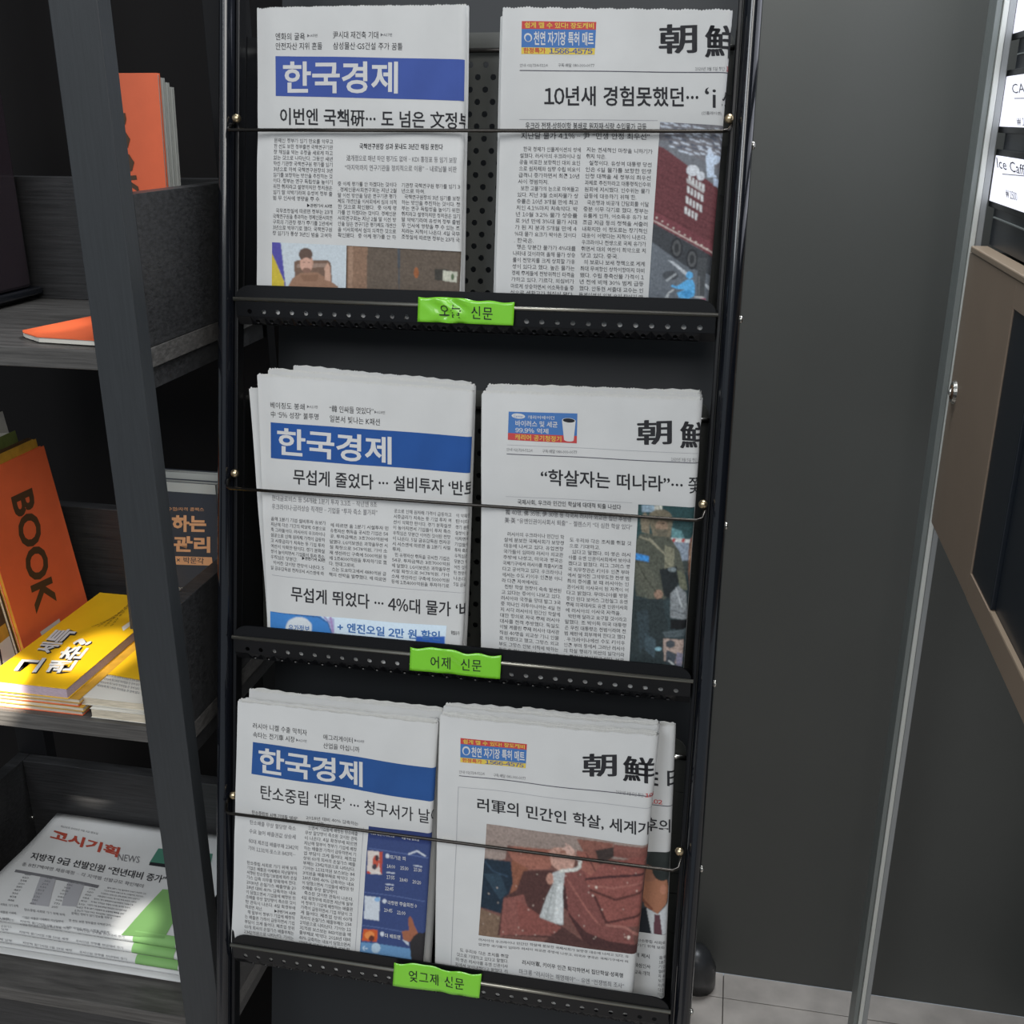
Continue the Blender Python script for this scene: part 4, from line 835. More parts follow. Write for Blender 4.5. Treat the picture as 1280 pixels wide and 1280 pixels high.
newspaper('rearmost folded newspaper in the left half of the bottom tray', pl2, None, None, None, None, r=.0045, n=4, seed=22, uv=s.uv, off=-.0205, du=.003, dv=.003)

WS[0] = 6
# ---- tray 3, right --------------------------------------------------------
t, s = newspaper('thick newspaper with large photo of tied hands and white cloth, bottom tray', pl2, (549,896), (823.5,921), (791,1241), (543.5,1203), r=.0066, n=6, seed=23, wv=WV, zig=.0007)
ad_mattress(s, t, ((575.4,922.8), (658.6,930.4), (657,960.4), (575.4,952.6)))
second_paper(s, t, ((574,967),(605.7,970)), ((616.7,971.5),(657,975.5)), ((770,991.5),(804.5,996)), ((728,970),(771,970.5)), ((778.5,976),(819,980)), 28.5)
px_text(s, t, 'small_print', '102', (806.5,996), (822,998), 5.2, 'red', off=.02)
px_quad(s, t, 'rule', ((574,968.8),(820,995.3),(820,996.4),(574,969.8)), 'ruleink')
px_quad(s, t, 'rule', ((573,983),(817,1010.5),(817,1011),(573,983.5)), 'faint'); px_quad(s, t, 'rule', ((573,983),(573.6,983),(564,1207),(563.4,1207)), 'faint', nu=1, nv=10)
px_text(s, t, 'headline', '러軍의 민간인 학살, 세계가', (596.5,1015), (814.5,1046), 18, 'headink', off=.015, cuts=True)
def c4(x, y): return (530+x*.289, 1020+y*.289)
p = Pic(594, 1024, 814, 1200, '#6a4a44')
p.poly([c4(230,20),c4(1000,120),c4(1000,200),c4(500,160),c4(360,130),c4(350,190),c4(240,200)], '#8d7f78').poly([c4(230,390),c4(330,430),c4(330,540),c4(230,520)], '#6f5b4c')
p.poly([c4(660,100),c4(820,115),c4(810,190),c4(700,180)], '#80564c').poly([c4(740,150),c4(830,130),c4(830,170),c4(760,215)], '#3d3432')
p.poly([c4(820,120),c4(1000,140),c4(1000,200),c4(820,175)], '#7a4f48')
p.poly([c4(355,150),c4(390,135),c4(560,150),c4(560,200),c4(540,235),c4(440,235),c4(380,190)], '#8f5f52').poly([c4(380,190),c4(450,230),c4(420,330),c4(370,350),c4(375,260)], '#7d5140')
p.poly([c4(250,185),c4(375,200),c4(385,290),c4(340,420),c4(240,390)], '#1f2c38').poly([c4(255,250),c4(330,250),c4(360,330),c4(330,360)], '#2c3d4a').line([c4(262,200), c4(300,240), c4(360,262)], 1.2, '#35485a')
p.poly([c4(430,240),c4(560,240),c4(540,340),c4(500,450),c4(600,480),c4(560,530),c4(320,510),c4(345,350),c4(400,320)], '#4a3230').poly([c4(345,355),c4(430,340),c4(470,470),c4(560,520),c4(330,510)], '#7c4f49').poly([c4(400,360),c4(500,430),c4(640,510),c4(420,510)], '#7a4a44')
p.poly([c4(600,250),c4(690,225),c4(770,410),c4(900,500),c4(920,600),c4(700,560),c4(620,430),c4(605,330)], '#744844').poly([c4(690,225),c4(960,170),c4(930,480),c4(800,470),c4(740,350),c4(700,290)], '#804e48')
p.line([c4(700,275), c4(800,262), c4(950,255)], 3, '#40282a').line([c4(720,320), c4(830,360), c4(945,330)], 3, '#52322f').line([c4(740,350), c4(790,460), c4(935,430)], 3, '#4c2e2d').line([c4(720,300), c4(820,310), c4(945,290)], 2, '#94625a').line([c4(620,280),c4(700,400),c4(760,470)], 2, '#8e5c54').line([c4(790,470), c4(870,480), c4(930,520)], 3, '#93645c')
p.poly([c4(560,350),c4(610,300),c4(625,430),c4(700,560),c4(930,610),c4(930,560),c4(800,540),c4(700,500)], '#442c2c').poly([c4(600,480),c4(720,560),c4(930,600),c4(920,640),c4(500,560)], '#4b3331')
p.poly([c4(655,150),c4(700,160),c4(765,215),c4(720,260),c4(670,230)], '#8c5a50').line([c4(700,165),c4(740,240)], 2, '#5e3b36')
p.poly([c4(538,160),c4(560,140),c4(600,140),c4(650,150),c4(658,185),c4(640,235),c4(580,240),c4(550,215)], '#b28d80').poly([c4(590,148),c4(625,125),c4(650,150),c4(640,185)], '#c4a498').ell(*c4(600,160),4,2.5,'#8b6155').line([c4(565,150), c4(590,178)], 1.2, '#96705f').line([c4(590,145), c4(612,172)], 1.2, '#96705f').line([c4(612,120), c4(630,150)], 1.6, '#ba9c90').ell(*c4(545,275),5,7,'#a87e70')
p.poly([c4(555,250),c4(600,236),c4(608,250),c4(600,330),c4(603,472),c4(575,470),c4(498,440),c4(530,350),c4(560,290)], '#a9adad').poly([c4(575,300),c4(598,290),c4(600,465),c4(560,462)], '#bfc3c3').line([c4(560,300), c4(530,440)], 1.4, '#8d9191')
p.line([c4(590,243), c4(655,236), c4(672,225), c4(675,195), c4(662,188)], 4.2, '#bfc0ba').line([c4(655,190), c4(655,220)], 1.6, '#503a34')
for _ in range(46): p.ell(604+rng.random()*200, 1060+rng.random()*125, .7, .7, '#c8b8ac')
p.ell(*c4(745,308),1.6,1.6,'#c9bcb0').ell(*c4(885,523),2,2,'#c4b8ae').ell(*c4(730,343),1.2,1.2,'#c4b8ae').blur(2).noise(.11,2)
px_pic(s, t, 'news_photo', ((608,1030.6),(818,1058),(797,1193.5),(598.8,1167.4)), p, dens=1.2)
body(s, t, TX_MR, (599,1174.5), (786,1197.5), (598.5,1180.5), (785,1204), 2, 3.6, 46)
px_text(s, t, 'subheading', '러시아軍, 키이우 인근 퇴각하면서 집단학살·성폭행', (652.8,1206), (778.6,1223.5), 6.4, 'ink', off=.008)
px_text(s, t, 'subheading', '마크롱 “러시아는 해명해야”··· 유엔 “전쟁범죄 조사”', (649,1217.5), (780,1237), 6.8, 'greyink', off=.004)
body(s, t, TX_MR2, (572,1188.5), (636,1197), (568,1213.5), (634,1222.5), 5, 4.8, 17, indent=(0,))
newspaper('folded newspaper behind the tied hands front page, taller with a rolled fold', pl2, None, None, None, None, r=.0062, n=5, seed=24, uv=s.uv, off=-.0145, du=-.0005, dv=.0035, zig=.0007)
t2, s2 = newspaper('curled newspaper at the right end of the bottom tray showing man with tie', pl2, (640,905), (842.5,926), (829,1249), (620,1222), r=.0055, n=3, seed=25, off=-.0285, vbot=-.016)
P2 = Flat(pl2.P+pl2.en*-.0285, pl2.eu, pl2.ev); s2.px = P2.px
px_text(s2, t2, 'masthead_lettering', '日', (834,982), (850,985), 19, 'headink', off=.03, cuts=True)
px_text(s2, t2, 'masthead_lettering', 'E', (816,981), (823,982), 17, 'headink', off=.02)
px_text(s2, t2, 'small_print', '102', (812,1003), (828,1005), 5.6, 'red', off=.02)
px_quad(s2, t2, 'rule', ((812,1004),(842,1008),(842,1009),(812,1005)), 'ruleink')
px_text(s2, t2, 'headline', '후의', (806,1037), (838,1042), 17, 'headink', off=.015)
p = Pic(780, 1055, 850, 1175, '#3a3f42')
p.poly([(780,1055),(850,1055),(850,1085),(806,1075)], '#34393b').ell(826,1078,17,20,'#2b302f').poly([(803,1085),(810,1080),(816,1098),(832,1095),(836,1110),(834,1128),(822,1142),(806,1132),(800,1110)], '#9a6a52').ell(829,1112,4,6,'#a97660').ell(812,1092,10,10,'#8e6350').ell(828,1085,13,16,'#2b302f').line([(800,1120),(815,1136)], 3, '#7a4c3c')
p.poly([(808,1134),(822,1142),(836,1128),(842,1150),(838,1168),(812,1166)], '#b7babc').poly([(818,1142),(825,1143),(828,1168),(817,1166)], '#5a3b42').poly([(790,1135),(808,1134),(815,1170),(790,1168)], '#22262b').blur(1).noise(.05)
px_pic(s2, t2, 'news_photo', ((797,1063),(838.5,1066),(833,1168),(795,1164)), p, lift=.0004, dens=1.4)
body(s2, t2, TX_BL, (797,1177), (832,1180), (797,1183), (831,1186), 2, 4, 9)
for tx, x0, y0, x1, y1 in (('해 제시', 794, 1196, 812, 1198), ('핵심인사', 793, 1209, 813, 1211), ('교육·개혁', 793, 1218, 812, 1220)): px_text(s2, t2, 'subheading', tx, (x0, y0), (x1, y1), 5.6, 'ink', off=.004, res=1)
body(s2, t2, TX_ML, (824,1198), (833,1199), (822,1245), (830,1246.5), 9, 4.6, 3)

# ------------------------------------------------------------------ lime green tray labels
def sticker(k, q, word, t0, t1, h, label, wrinkle):
    z = TRAY_Z[k]; F = Flat((-.24, fy(z)-.0042, z), (1, 0, 0), (0, math.sin(TL_)*.4, 1))
    TLp, TRp, BRp, BLp = [np.array(p, float) for p in q]; nu, nv = 28, 8; vs = []
    c0 = F.W(*F.px(*((TLp+TRp+BRp+BLp)/4))); t = thing('tray_label', label, 'label', tuple(c0))
    class S2:
        px = staticmethod(F.px)
        @staticmethod
        def W(u, v, lift=0):
            u = np.asarray(u, float); v = np.asarray(v, float)
            g = .0006*np.sin(u*90+v*60)+wrinkle*.0022*np.sin(u*260+3*np.sin(v*170))*np.exp(-((u-F.px(562,398)[0])/.016)**2)
            return F.W(u, v, 0)+(g+lift)[...,None]*F.en
    w3, f, P = px_grid(S2, q, nu, nv, 0)
    P2_ = P.copy(); b = np.mgrid[0:1:(nv+1)*1j, 0:1:(nu+1)*1j][0]
    a = np.mgrid[0:1:(nv+1)*1j, 0:1:(nu+1)*1j][1]
    P2_[...,1] += (1-b)*(-3.0*np.exp(-((a-.35)/.12)**2)+1.2*np.sin(a*23))*(1 if k != 0 else .7)
    u, v = F.px(P2_[...,0], P2_[...,1]); w3 = S2.W(u, v).reshape(-1, 3)
    o = obj('green_film', MB().add(w3, f), 'label', t, recalc=False, smooth=True)
    sm = o.modifiers.new('thick', 'SOLIDIFY'); sm.thickness = .0003; sm.offset = -1
    px_text(S2, t, 'lettering', word, t0, t1, h, 'ink', off=.004, lift=.0004, track=.06)
sticker(0, ((523,371), (643,378.5), (641.5,407), (522,402)), '오늘  신문', (549,396), (616,400), 16, 'crinkled lime green label with Korean print on the top tray lip', 1.0)
sticker(1, ((513,809), (626.5,820.5), (625,849), (512,837.5)), '어제  신문', (538,835), (602,839.5), 15, 'smooth lime green label with Korean print on the middle tray lip', .2)
sticker(2, ((493,1203), (602,1219), (599,1247.5), (491,1232)), '엊그제 신문', (511,1226.5), (580,1237), 14, 'lime green label with Korean print on the bottom tray lip', .3)

# ------------------------------------------------------------------ things on the bookcase
def booklet(parent, P, ex, ey, en_, w_, h_, th, cover, pages, ct=.0005, names=('cover', 'pages')):
    """P corner; ex width dir, ey height dir, en_ front normal"""
    P, ex, ey, en_ = [Vector(q) for q in (P, ex, ey, en_)]
    def bx(x0, x1, y0, y1, z0, z1):
        lo = [P+ex*x+ey*y+en_*z0 for x, y in ((x0,y0),(x1,y0),(x1,y1),(x0,y1))]; hi = [P+ex*x+ey*y+en_*z1 for x, y in ((x0,y0),(x1,y0),(x1,y1),(x0,y1))]
        return MB().hexa(lo, hi)
    obj(names[0], bx(0, w_, 0, h_, th-ct, th), cover, parent, bevel=.0002); obj(names[0], bx(0, w_, 0, h_, 0, ct), cover, parent)
    obj(names[1], bx(.0008, w_-.0012, .0012, h_-.0012, ct, th-ct), pages, parent)

# orange BOOK booklets: upper shelf, standing
gname = 'orange cut-out booklets on the upper shelf'
lean = math.radians(3)
for k in range(4):
    lab = ('frontmost orange booklet with cut-out letters standing on the upper shelf', 'second upright orange booklet behind the front one, upper shelf', 'third upright booklet with grey page edges, upper shelf', 'rearmost upright booklet against the pile, upper shelf')[k]
    P = Vector((-.6225+.0016*k, 1.000+.0055*k, 1.3056)); t = thing('booklet', lab, 'booklet', tuple(P), gname)
    ex = Vector((1, .06, 0)).normalized(); ey = Vector((.02, math.sin(lean)*.5, 1)).normalized(); en = ex.cross(ey); en = -en if en.y > 0 else en
    booklet(t, P, ex, ey, en, .0745, .2315-.004*k, .005, 'orange' if k == 0 else 'greygreen', 'greygreen')
    if k == 0:
        F1 = Flat(P+en*.0052, ex, ey)
        F1.P = np.array(P+en*.0052)
        px_text(F1, t, 'cut_out_letters', 'BOOK', (126,143), (144,245), 31, 'brown', off=.03, up=(1, -.06))
# lying orange booklet
z0 = 1.3062; A = (-.647, .893); Bc = (-.617, .866); 
t = thing('booklet', 'orange booklet lying flat at the front edge of the upper shelf', 'booklet', (-.59, .92, z0))
poly = [A, (-.640, .884), (-.615, .868), (-.530, .862), (-.528, 1.02), (-.618, 1.005)]
obj('pages', MB().prism([(x+(.001 if i != 3 else -.001), y+(.0012 if i in (1,2,3) else -.001)) for i, (x, y) in enumerate(poly)], z0, z0+.0045), 'white', t)
obj('cover', MB().prism(poly, z0+.0045, z0+.0053), 'orange', t)
# plum acrylic holder
t = thing('display_box', 'plum-tinted glossy acrylic display box at the left of the upper shelf', 'display box', (-.80, 1.03, 1.306))
pts = []
for a in range(0, 9): q = math.pi/2*a/8; pts.append((-.765-.030+.030*math.cos(q), 1.548-.03+.03*math.sin(q)))
pts += [(-.898, 1.548), (-.898, 1.320), (-.765, 1.320)]
n = len(pts)
obj('shell', MB().add([(x, 1.0, z) for x, z in pts]+[(x, 1.085, z) for x, z in pts], [tuple(range(n)), tuple(range(n,2*n))[::-1]]+[(i,(i+1)%n,n+(i+1)%n,n+i) for i in range(n)]), 'holder', t, bevel=.004)
obj('base', MB().box(-.899, -.760, .985, 1.097, 1.3115, 1.3198), 'gloss', t, bevel=.002)
obj('foot', MB().box(-.89, -.775, 1.0, 1.09, 1.3055, 1.3113), 'dark', t)

# navy book, second shelf
P = Vector((-.640, 1.0, .9226)); t = thing('book', 'navy paperback with peach lettering standing on the middle shelf behind the guard', 'book', tuple(P))
ex = Vector((1, 0, 0)); ey = Vector((0, .06, 1)).normalized(); en = Vector((0, -1, .06)).normalized()
booklet(t, P, ex, ey, en, .1165, .209, .012, 'navy', 'greygreen')
Fn = Flat(P+en*.0122, ex, ey); Fn.P = np.array(P+en*.0122)
px_text(Fn, t, 'cover_lettering', '문각 수험/자격 콤팩스', (196,638), (255,639), 4.5, 'peach', off=.004, res=1)
px_text(Fn, t, 'cover_lettering', '하는', (215,664.5), (258,665.5), 21, 'peach', off=.04)
px_text(Fn, t, 'cover_lettering', '는', (178,664), (207,664.3), 21, 'peach', off=.04)
px_text(Fn, t, 'cover_lettering', '자관리', (192,689), (263,691), 20, 'peach', off=.04)
px_quad(Fn, t, 'cover_band', ((198,694.5),(265,696.5),(266,707),(199,705)), 'peach', nu=2, nv=1)
px_text(Fn, t, 'cover_lettering', '× 박문각', (221,703.5), (255,705), 8, 'navy', off=.01, lift=.0005)
px_text(Fn, t, 'cover_lettering', '합격을 위한 시간관리', (222,738), (262,739), 4, 'white', res=1)
obj('white_wrapper', MB().hexa([P+ex*0+ey*.198+en*.0122, P+ex*.1165+ey*.198+en*.0122, P+ex*.1165+ey*.198+en*.0128, P+ey*.198+en*.0128],
    [P+ey*.2085+en*.0122, P+ex*.1165+ey*.2085+en*.0122, P+ex*.1165+ey*.2085+en*.0128, P+ey*.2085+en*.0128]), 'greygreen', t)
P = Vector((-.640, 1.018, .9226)); t = thing('book', 'second book right behind the navy paperback, only its pale top edge visible', 'book', tuple(P))
booklet(t, P, ex, ey, en, .1165, .2135, .012, 'navy', 'greygreen')
obj('white_wrapper', MB().hexa([P+ey*.206+en*.0122, P+ex*.1165+ey*.206+en*.0122, P+ex*.1165+ey*.206+en*.0128, P+ey*.206+en*.0128],
    [P+ey*.2135+en*.0122, P+ex*.1165+ey*.2135+en*.0122, P+ex*.1165+ey*.2135+en*.0128, P+ey*.2135+en*.0128]), 'greygreen', t)

# yellow booklets, second shelf
def lying(label, x0, x1, y0, y1, z0, th, cover, pages, rot=0, group=None, name='booklet'):
    c, q = math.cos(rot), math.sin(rot); t = thing(name, label, 'booklet', ((x0+x1)/2, (y0+y1)/2, z0), group)
    booklet(t, (x0, y0, z0), (c, q, 0), (-q, c, 0), (0, 0, 1), x1-x0, y1-y0, th, cover, pages); return t
gname = 'thin orange-edged booklets stacked under the yellow one'
zc = .9225
for k, th in enumerate((.0055, .005, .0045, .005)):
    dx = (0, .003, -.002, .001)[k]
    lying(('lowest booklet of the pile under the yellow booklet, on the middle shelf', 'second booklet from the bottom of the pile under the yellow booklet', 'third booklet from the bottom of the pile under the yellow booklet', 'booklet directly under the yellow booklet, orange edged')[k],
          -.735+dx, -.622+dx, .858-.001*k, 1.070, zc, th, 'gold' if k % 2 else 'orange', 'pageedge', rot=(.004, -.006, .008, 0)[k], group=gname); zc += th+.0003
ty = lying('yellow booklet with white Korean lettering on top of the pile, middle shelf', -.728, -.632, .853, 1.073, zc, .955-zc+.0005, 'yellow', 'lav')
FY = Flat((-.68, .95, .9557), (1, 0, 0), (0, 1, 0))
ux = np.array((72., -42.)); ux /= np.linalg.norm(ux)
def yt(s_, p0, p1, h, up, **k):
    px_text(FY, ty, 'lettering_outline', s_, (p0[0]+.8, p0[1]+1.0), (p1[0]+.8, p1[1]+1.0), h, 'ink', off=.060, up=up, lift=.0002, **k)  # black printed outline beneath the white letters
    px_text(FY, ty, 'cover_lettering', s_, p0, p1, h, 'whiteink', off=.028, up=up, lift=.0005, **k)
yt('그', (45,841), (58,823), 29, (-1, -.02))
yt('세', (66,817), (79,804), 25, (-1, -.06))
yt('특', (81,805), (98,788), 26, (-1, -.10))
yt('괜', (87,842), (98,826), 33, (-1, -.02))
yt('춘', (99,826), (113,809), 30, (-1, -.06))
yt('?', (108,808), (119,800), 20, (-1, -.10))
mbk = MB()
for i in range(4):
    px_text(FY, None, '', '학생부 종합전형 준비', (116+i*8,784-i*.2), (146+i*8,764-i*8+8), 2.6, 'brown', up=(-1,-.1), mb=mbk, res=1)
obj('cover_small_print', mbk, 'brown', ty, recalc=False)
px_quad(FY, ty, 'page_tab', ((152,784),(170,772),(172,776),(154,789)), 'white', nu=2, nv=1)
# cream booklets beside
tw = lying('cream booklet with yellow flap lying beside the yellow pile, behind the post', -.626, -.530, .862, 1.03, .9225+.011, .009, 'white', 'pageedge')
FW = Flat((-.58, .9, .9431), (1, 0, 0), (0, 1, 0))
px_quad(FW, tw, 'yellow_flap', ((134,843),(178,851),(177,800),(165,800)), 'yellow', nu=4, nv=2)
mbk = MB()
for i in range(4): px_text(FW, None, '', '세부능력 특기사항 작성법을 한 권에 담다', (133-i*4,846+i*4), (174,853+i*5), 3.2, 'greyink', up=(.2,-1), mb=mbk, res=1)
obj('printed_lines', mbk, 'greyink', tw, recalc=False)
lying('lower cream booklet with thick page block at the shelf edge beside the post', -.612, -.528, .857, 1.02, .9225, .0105, 'white', 'pageedge', rot=.0)
# orange BOOK booklet leaning at the left of the middle shelf
LM = .135
def leaner(label, pts, xb, th, cover, pages, name='booklet', yfront=None):
    """booklet leaning on the left side guard, its face towards +x; pts TL,TR,BR,BL pixels of that face"""
    N = np.array([1, 0, LM]); N /= np.linalg.norm(N); P0 = np.array([xb, 0, .9225]); Wp = [hit(x, y, P0, N) for x, y in pts]
    for p in Wp[2:]:
        if p[2] < .9232: p += (Wp[1]-Wp[2])*0
    y0, y1 = min(Wp[0][1], Wp[3][1]), max(Wp[1][1], Wp[2][1]); ztop = (Wp[0][2]+Wp[1][2])/2
    y0 = max(y0, .853) if yfront is None else yfront; y1 = min(y1, 1.097)
    def pt(y, z): return np.array([xb-LM*(z-.9225), y, z])
    q = [pt(y0, ztop), pt(y1, ztop), pt(y1, .9228), pt(y0, .9228)]
    t = thing(name, label, 'booklet', tuple((q[2]+q[3])/2))
    obj('cover', MB().hexa([p-N*.0005 for p in q], q), cover, t)
    ctr = sum(q)/4; In = [ctr+(p-ctr)*.985 for p in q]
    obj('pages', MB().hexa([p-N*(th-.0005) for p in In], [p-N*.0006 for p in In]), pages, t)
    obj('cover', MB().hexa([p-N*th for p in q], [p-N*(th-.0005) for p in q]), cover, t)
    return t, Flat(q[3], (0, 1, 0), (-LM, 0, 1))
YO = float(hit(30, 812, (-.735, 0, .9225), (1, 0, LM))[1])
tb, FB = leaner('orange booklet with cut-out letters BOOK leaning at the left of the middle shelf', ((-35,598), (55,558), (105,765), (30,812)), -.735, .005, 'orange', 'gold', yfront=YO)
px_text(FB, tb, 'cut_out_letters', 'BOOK', (13,622), (45,768), 30, 'brown', off=.035, up=(.90, -.42), res=3)
px_quad(FB, tb, 'white_tab', ((50,790),(74,773),(80,790),(56,805)), 'white', nu=1, nv=1)
leaner('brown-gold booklet with ragged top just behind the orange BOOK booklet', ((-50,586), (46,553), (104,765), (5,830)), -.7405, .004, 'gold', 'pageedge', yfront=YO+.003)
leaner('thin brown booklet third from the right in the leaning row, middle shelf', ((-60,586), (30,555), (100,765), (-5,830)), -.7450, .004, 'brown', 'pageedge', yfront=YO+.001)
tg, FG = leaner('gold and white magazine with picture panels, leftmost at the front of the middle shelf', ((-70,640), (8,575), (60,790), (-40,930)), -.7495, .004, 'gold', 'pageedge')
px_quad(FG, tg, 'white_panel', ((-22,822),(27,782),(44,850),(-8,890)), 'white', nu=2, nv=2)
px_quad(FG, tg, 'brown_panel', ((-20,775),(20,742),(24,765),(-16,796)), 'brown', nu=2, nv=2)
px_quad(FG, tg, 'cream_panel', ((-30,720),(12,690),(18,730),(-24,765)), 'peach', nu=2, nv=2)
px_text(FG, tg, 'cover_lettering', 'E', (6,764), (15,757), 11, 'yellow', off=.03, lift=.0005)
mbk = MB()
for i in range(5): px_text(FG, None, '', '국어 영역', (14+i*1.6,802+i*7), (26+i*1.6,793+i*7), 3, 'greyink', mb=mbk, res=1, lift=.0005)
obj('printed_lines', mbk, 'greyink', tg, recalc=False)
for i, x in enumerate((0, 4)): px_quad(FG, tg, 'dark_stripe', ((x-6,813),(x-4,811),(x+4,856),(x+2,858)), 'ink', .0004, nu=1, nv=1)
leaner('olive green book standing behind the gold booklets, middle shelf', ((-60,572), (19,538), (70,790), (-30,810)), -.7545, .022, 'green', 'white')
leaner('tall pale book at the far left of the leaning row, middle shelf', ((-60,540), (3,513), (50,790), (-60,810)), -.7780, .010, 'white', 'white')

# stack of tabloid papers on the bottom shelf
NX0, NX1, NY0, NY1 = -.858, -.556, .900, 1.097
gname = 'job news tabloids stacked on the bottom shelf'
zc = .5464; tops = []
for k, th in enumerate((.006, .0075, .012, .0125, .0150)):
    dx = (.004, -.003, .003, -.002, 0)[k]; dy = (-.002, .002, .0, .0035, .006)[k]
    lab = ('bottom tabloid of the stack on the lowest shelf', 'second tabloid from the bottom of the stack on the lowest shelf', 'middle tabloid of the stack on the lowest shelf', 'tabloid just under the top one on the lowest shelf', 'top tabloid with red Korean masthead and green strip on the lowest shelf')[k]
    t = thing('tabloid', lab, 'newspaper', ((NX0+NX1)/2, (NY0+NY1)/2, zc), gname)
    nx, m_ = 30, 12; prof = []
    # profile across the depth: folded front edge is rounded
    yF = NY0+dy; nseg = 10
    for i in range(nseg+1):
        q = -math.pi/2+math.pi*i/nseg; prof.append((yF+th*.5-(th*.5+.002)*math.cos(q), th/2+th/2*math.sin(q)))
    up_ = [(yF+.006+(NY1-yF-.006)*i/16, None) for i in range(1, 17)]
    def top_z(y, x, th=th, yF=yF): return th-.0022*math.exp(-((y-yF)/.03)**2)+.0012*math.sin((y-yF)*40+x*8)+.0008*math.sin(x*25+y*9)*min(1, (y-yF)/.03)
    vs = []; prof_all = prof+up_+[(NY1, .0006)]
    for i in range(nx+1):
        x = NX0+dx+(NX1-NX0)*i/nx
        for (y, z) in prof_all:
            if z is None: zz_ = top_z(y, x)
            elif z > th*.5 and y < NY1: zz_ = th*.5+(z-th*.5)/(th*.5)*(top_z(max(y, yF+.004), x)-th*.5)
            else: zz_ = z
            vs.append((x, y, zc+zz_))
    npf = len(prof_all); f = [(i*npf+j, (i+1)*npf+j, (i+1)*npf+j+1, i*npf+j+1) for i in range(nx) for j in range(npf-1)]
    f += [tuple(range(npf)), tuple(nx*npf+j for j in range(npf))[::-1]]
    o = obj('folded_sheets', MB().add(vs, f), 'paper', t, recalc=True)
    o.data.polygons.foreach_set('use_smooth', [len(pg.vertices) == 4 for pg in o.data.polygons])
    tops.append((t, zc, th, yF, dx)); z_here = zc; zc += th+.0002
    class Front:           # the rounded front fold, printed
        pass
    if k >= 2:
        g1 = MB(); g2 = MB(); rows = [(-.35, .0), (.15, .0)]
        xg0, xg1 = (NX0+dx+.222, NX0+dx+.276)
        vsg = []
        for i in range(13):
            for j in range(9):
                q = -1.25+2.7*j/8; x = xg0+(xg1-xg0)*i/12
                vsg.append((x, yF+th*.5-(th*.5+.0024)*math.cos(q), z_here+th/2+(th/2)*math.sin(q)*(.98)+(.0003 if q > 1 else 0)))
        gm = MB().add(vsg, [(i*9+j, (i+1)*9+j, (i+1)*9+j+1, i*9+j+1) for i in range(12) for j in range(8)])
        obj('green_strip', gm, mat('soft_green_ink', (.20, .40, .13), .75) if k == 2 else bpy.data.materials['soft_green_ink'], t, recalc=False, smooth=True)
        for rr in range(2 if k < 4 else 2):
            q = -.55+.75*rr
            for (xa_, xb_, tx) in ((NX0+dx+.012, NX0+dx+.060, '국가직 9급 공채 일정'), (NX0+dx+.075, NX0+dx+.140, '지방직 필기시험 6월 18일 예정'), (NX0+dx+.150, NX0+dx+.212, '응시인원 경쟁률 전년대비 증가')):
                v, ff = norm_text(tx, .0, 1); hh = .0030
                yy = yF+th*.5-(th*.5+.0026)*math.cos(q); z3 = z_here+th/2+th/2*math.sin(q)
                w3 = [(xa_+a*(xb_-xa_), yy+ (0 if q < 0 else .0006*b), z3+b*hh) for a, b in v]; g1.add(w3, ff)
        obj('printed_lines', g1, 'greyink', t, recalc=False)
tt, zt_, tht, yFt, _ = tops[-1]
class TopS:
    F = Flat((-.7, 1.0, zt_+tht), (1, 0, 0), (0, 1, 0))
    @staticmethod
    def px(x, y): return TopS.F.px(x, y)
    @staticmethod
    def W(u, v, lift=0):
        w3 = TopS.F.W(u, v, 0); x, y = w3[...,0], w3[...,1]
        z = tht-.0022*np.exp(-((y-yFt)/.03)**2)+.0012*np.sin((y-yFt)*40+x*8)+.0008*np.sin(x*25+y*9)*np.minimum(1, (y-yFt)/.03)
        w3[...,2] = zt_+z+lift+.0004; return w3
def c7(x, y): return (x*.2031, 1000+y*.2031)
sl = (.09, -1)
px_text(TopS, tt, 'masthead_lettering', '고시기획', c7(305,240), c7(722,352), 12, mat('brick_red_ink', (.40, .06, .035), .7), off=.035, up=(.35,-1), lift=.0003)
px_text(TopS, tt, 'masthead_lettering', 'NEWS', c7(722,368), c7(855,385), 8, 'greyink', up=(.2,-1))
px_text(TopS, tt, 'small_print', '제152호 2022년 4월 4일 월요일', c7(372,172), c7(602,218), 2.4, 'greyink', up=(.3,-1), res=1)
px_text(TopS, tt, 'headline', '지방직 9급 선발인원 “전년대비 증가”', c7(183,368), c7(1012,510), 9.5, 'headink', off=.018, up=(.35,-1))
px_text(TopS, tt, 'subheading', '총 8천7백여명 채용예정 ·· 각 지역별 선발규모 확인해야', c7(133,410), c7(880,538), 4.8, 'greyink', off=.004, up=(.35,-1))
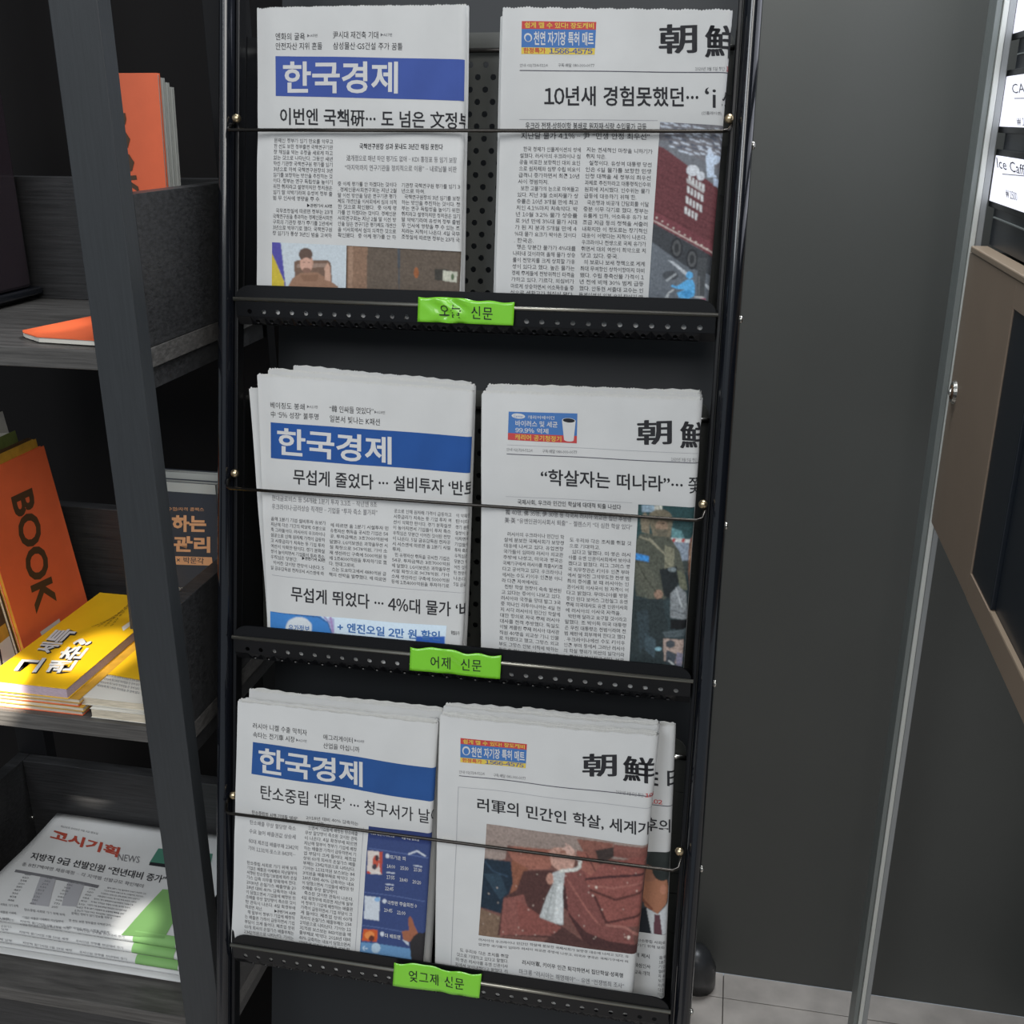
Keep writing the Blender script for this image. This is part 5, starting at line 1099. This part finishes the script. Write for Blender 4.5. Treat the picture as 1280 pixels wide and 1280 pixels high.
px_quad(TopS, tt, 'table_header', (c7(98,434), c7(612,526), c7(600,545), c7(90,450)), 'greyink', nu=16, nv=1)
for a0, a1, mm in ((98, 300, 'faint'), (300, 440, 'faint')):
    pass
tb_m = mat('table_grey_ink', (.36, .36, .38), .8)
px_quad(TopS, tt, 'results_table', (c7(250,480), c7(345,494), c7(300,660), c7(190,645)), tb_m, nu=4, nv=8)
px_quad(TopS, tt, 'results_table', (c7(420,508), c7(520,525), c7(470,662), c7(380,655)), tb_m, nu=4, nv=8)
mbk = MB()
for i in range(9):
    for xx in (110, 245, 380, 520):
        a = np.array(c7(xx-i*13+40, 470+i*19+(xx-110)*.16)); px_text(TopS, None, '', str(rng.integers(100, 999)), a, a+np.array((8, 1.2)), 2.2, 'bodyink', up=(.3,-1), mb=mbk, res=1)
obj('results_figures', mbk, 'bodyink', tt, recalc=False, kind='stuff')
body(TopS, tt, TX_ML, c7(660,545), c7(900,580), c7(500,690), c7(740,725), 9, 2.2, 26)
body(TopS, tt, TX_BL, c7(-60,640), c7(110,660), c7(-140,760), c7(70,780), 4, 3.0, 14, m='greyink')
body(TopS, tt, TX_BL, c7(150,680), c7(400,715), c7(120,765), c7(375,790), 3, 3.0, 18, m='greyink')
body(TopS, tt, TX_TL, c7(440,705), c7(690,735), c7(405,785), c7(670,820), 3, 3.0, 18, m='greyink')
p = Pic(100, 1050, 262, 1190, '#7fa46a'); p.noise(.05)
px_quad(TopS, tt, 'green_strip', (c7(1000,545), c7(1180,560), c7(1010,850), c7(745,830)), 'soft_green_ink' if False else bpy.data.materials['soft_green_ink'], .0004, nu=12, nv=20)
px_quad(TopS, tt, 'green_picture', (c7(975,300), c7(1310,340), c7(1290,440), c7(918,385)), mat('teal_green_ink', (.06, .20, .14), .7), .0004, nu=12, nv=4)
px_quad(TopS, tt, 'dark_caption', (c7(925,380), c7(1290,430), c7(1285,455), c7(915,398)), 'ink', .0006, nu=12, nv=1)

for o in bpy.data.objects:
    for k in ('_org', '_o2'):
        if k in o: del o[k]
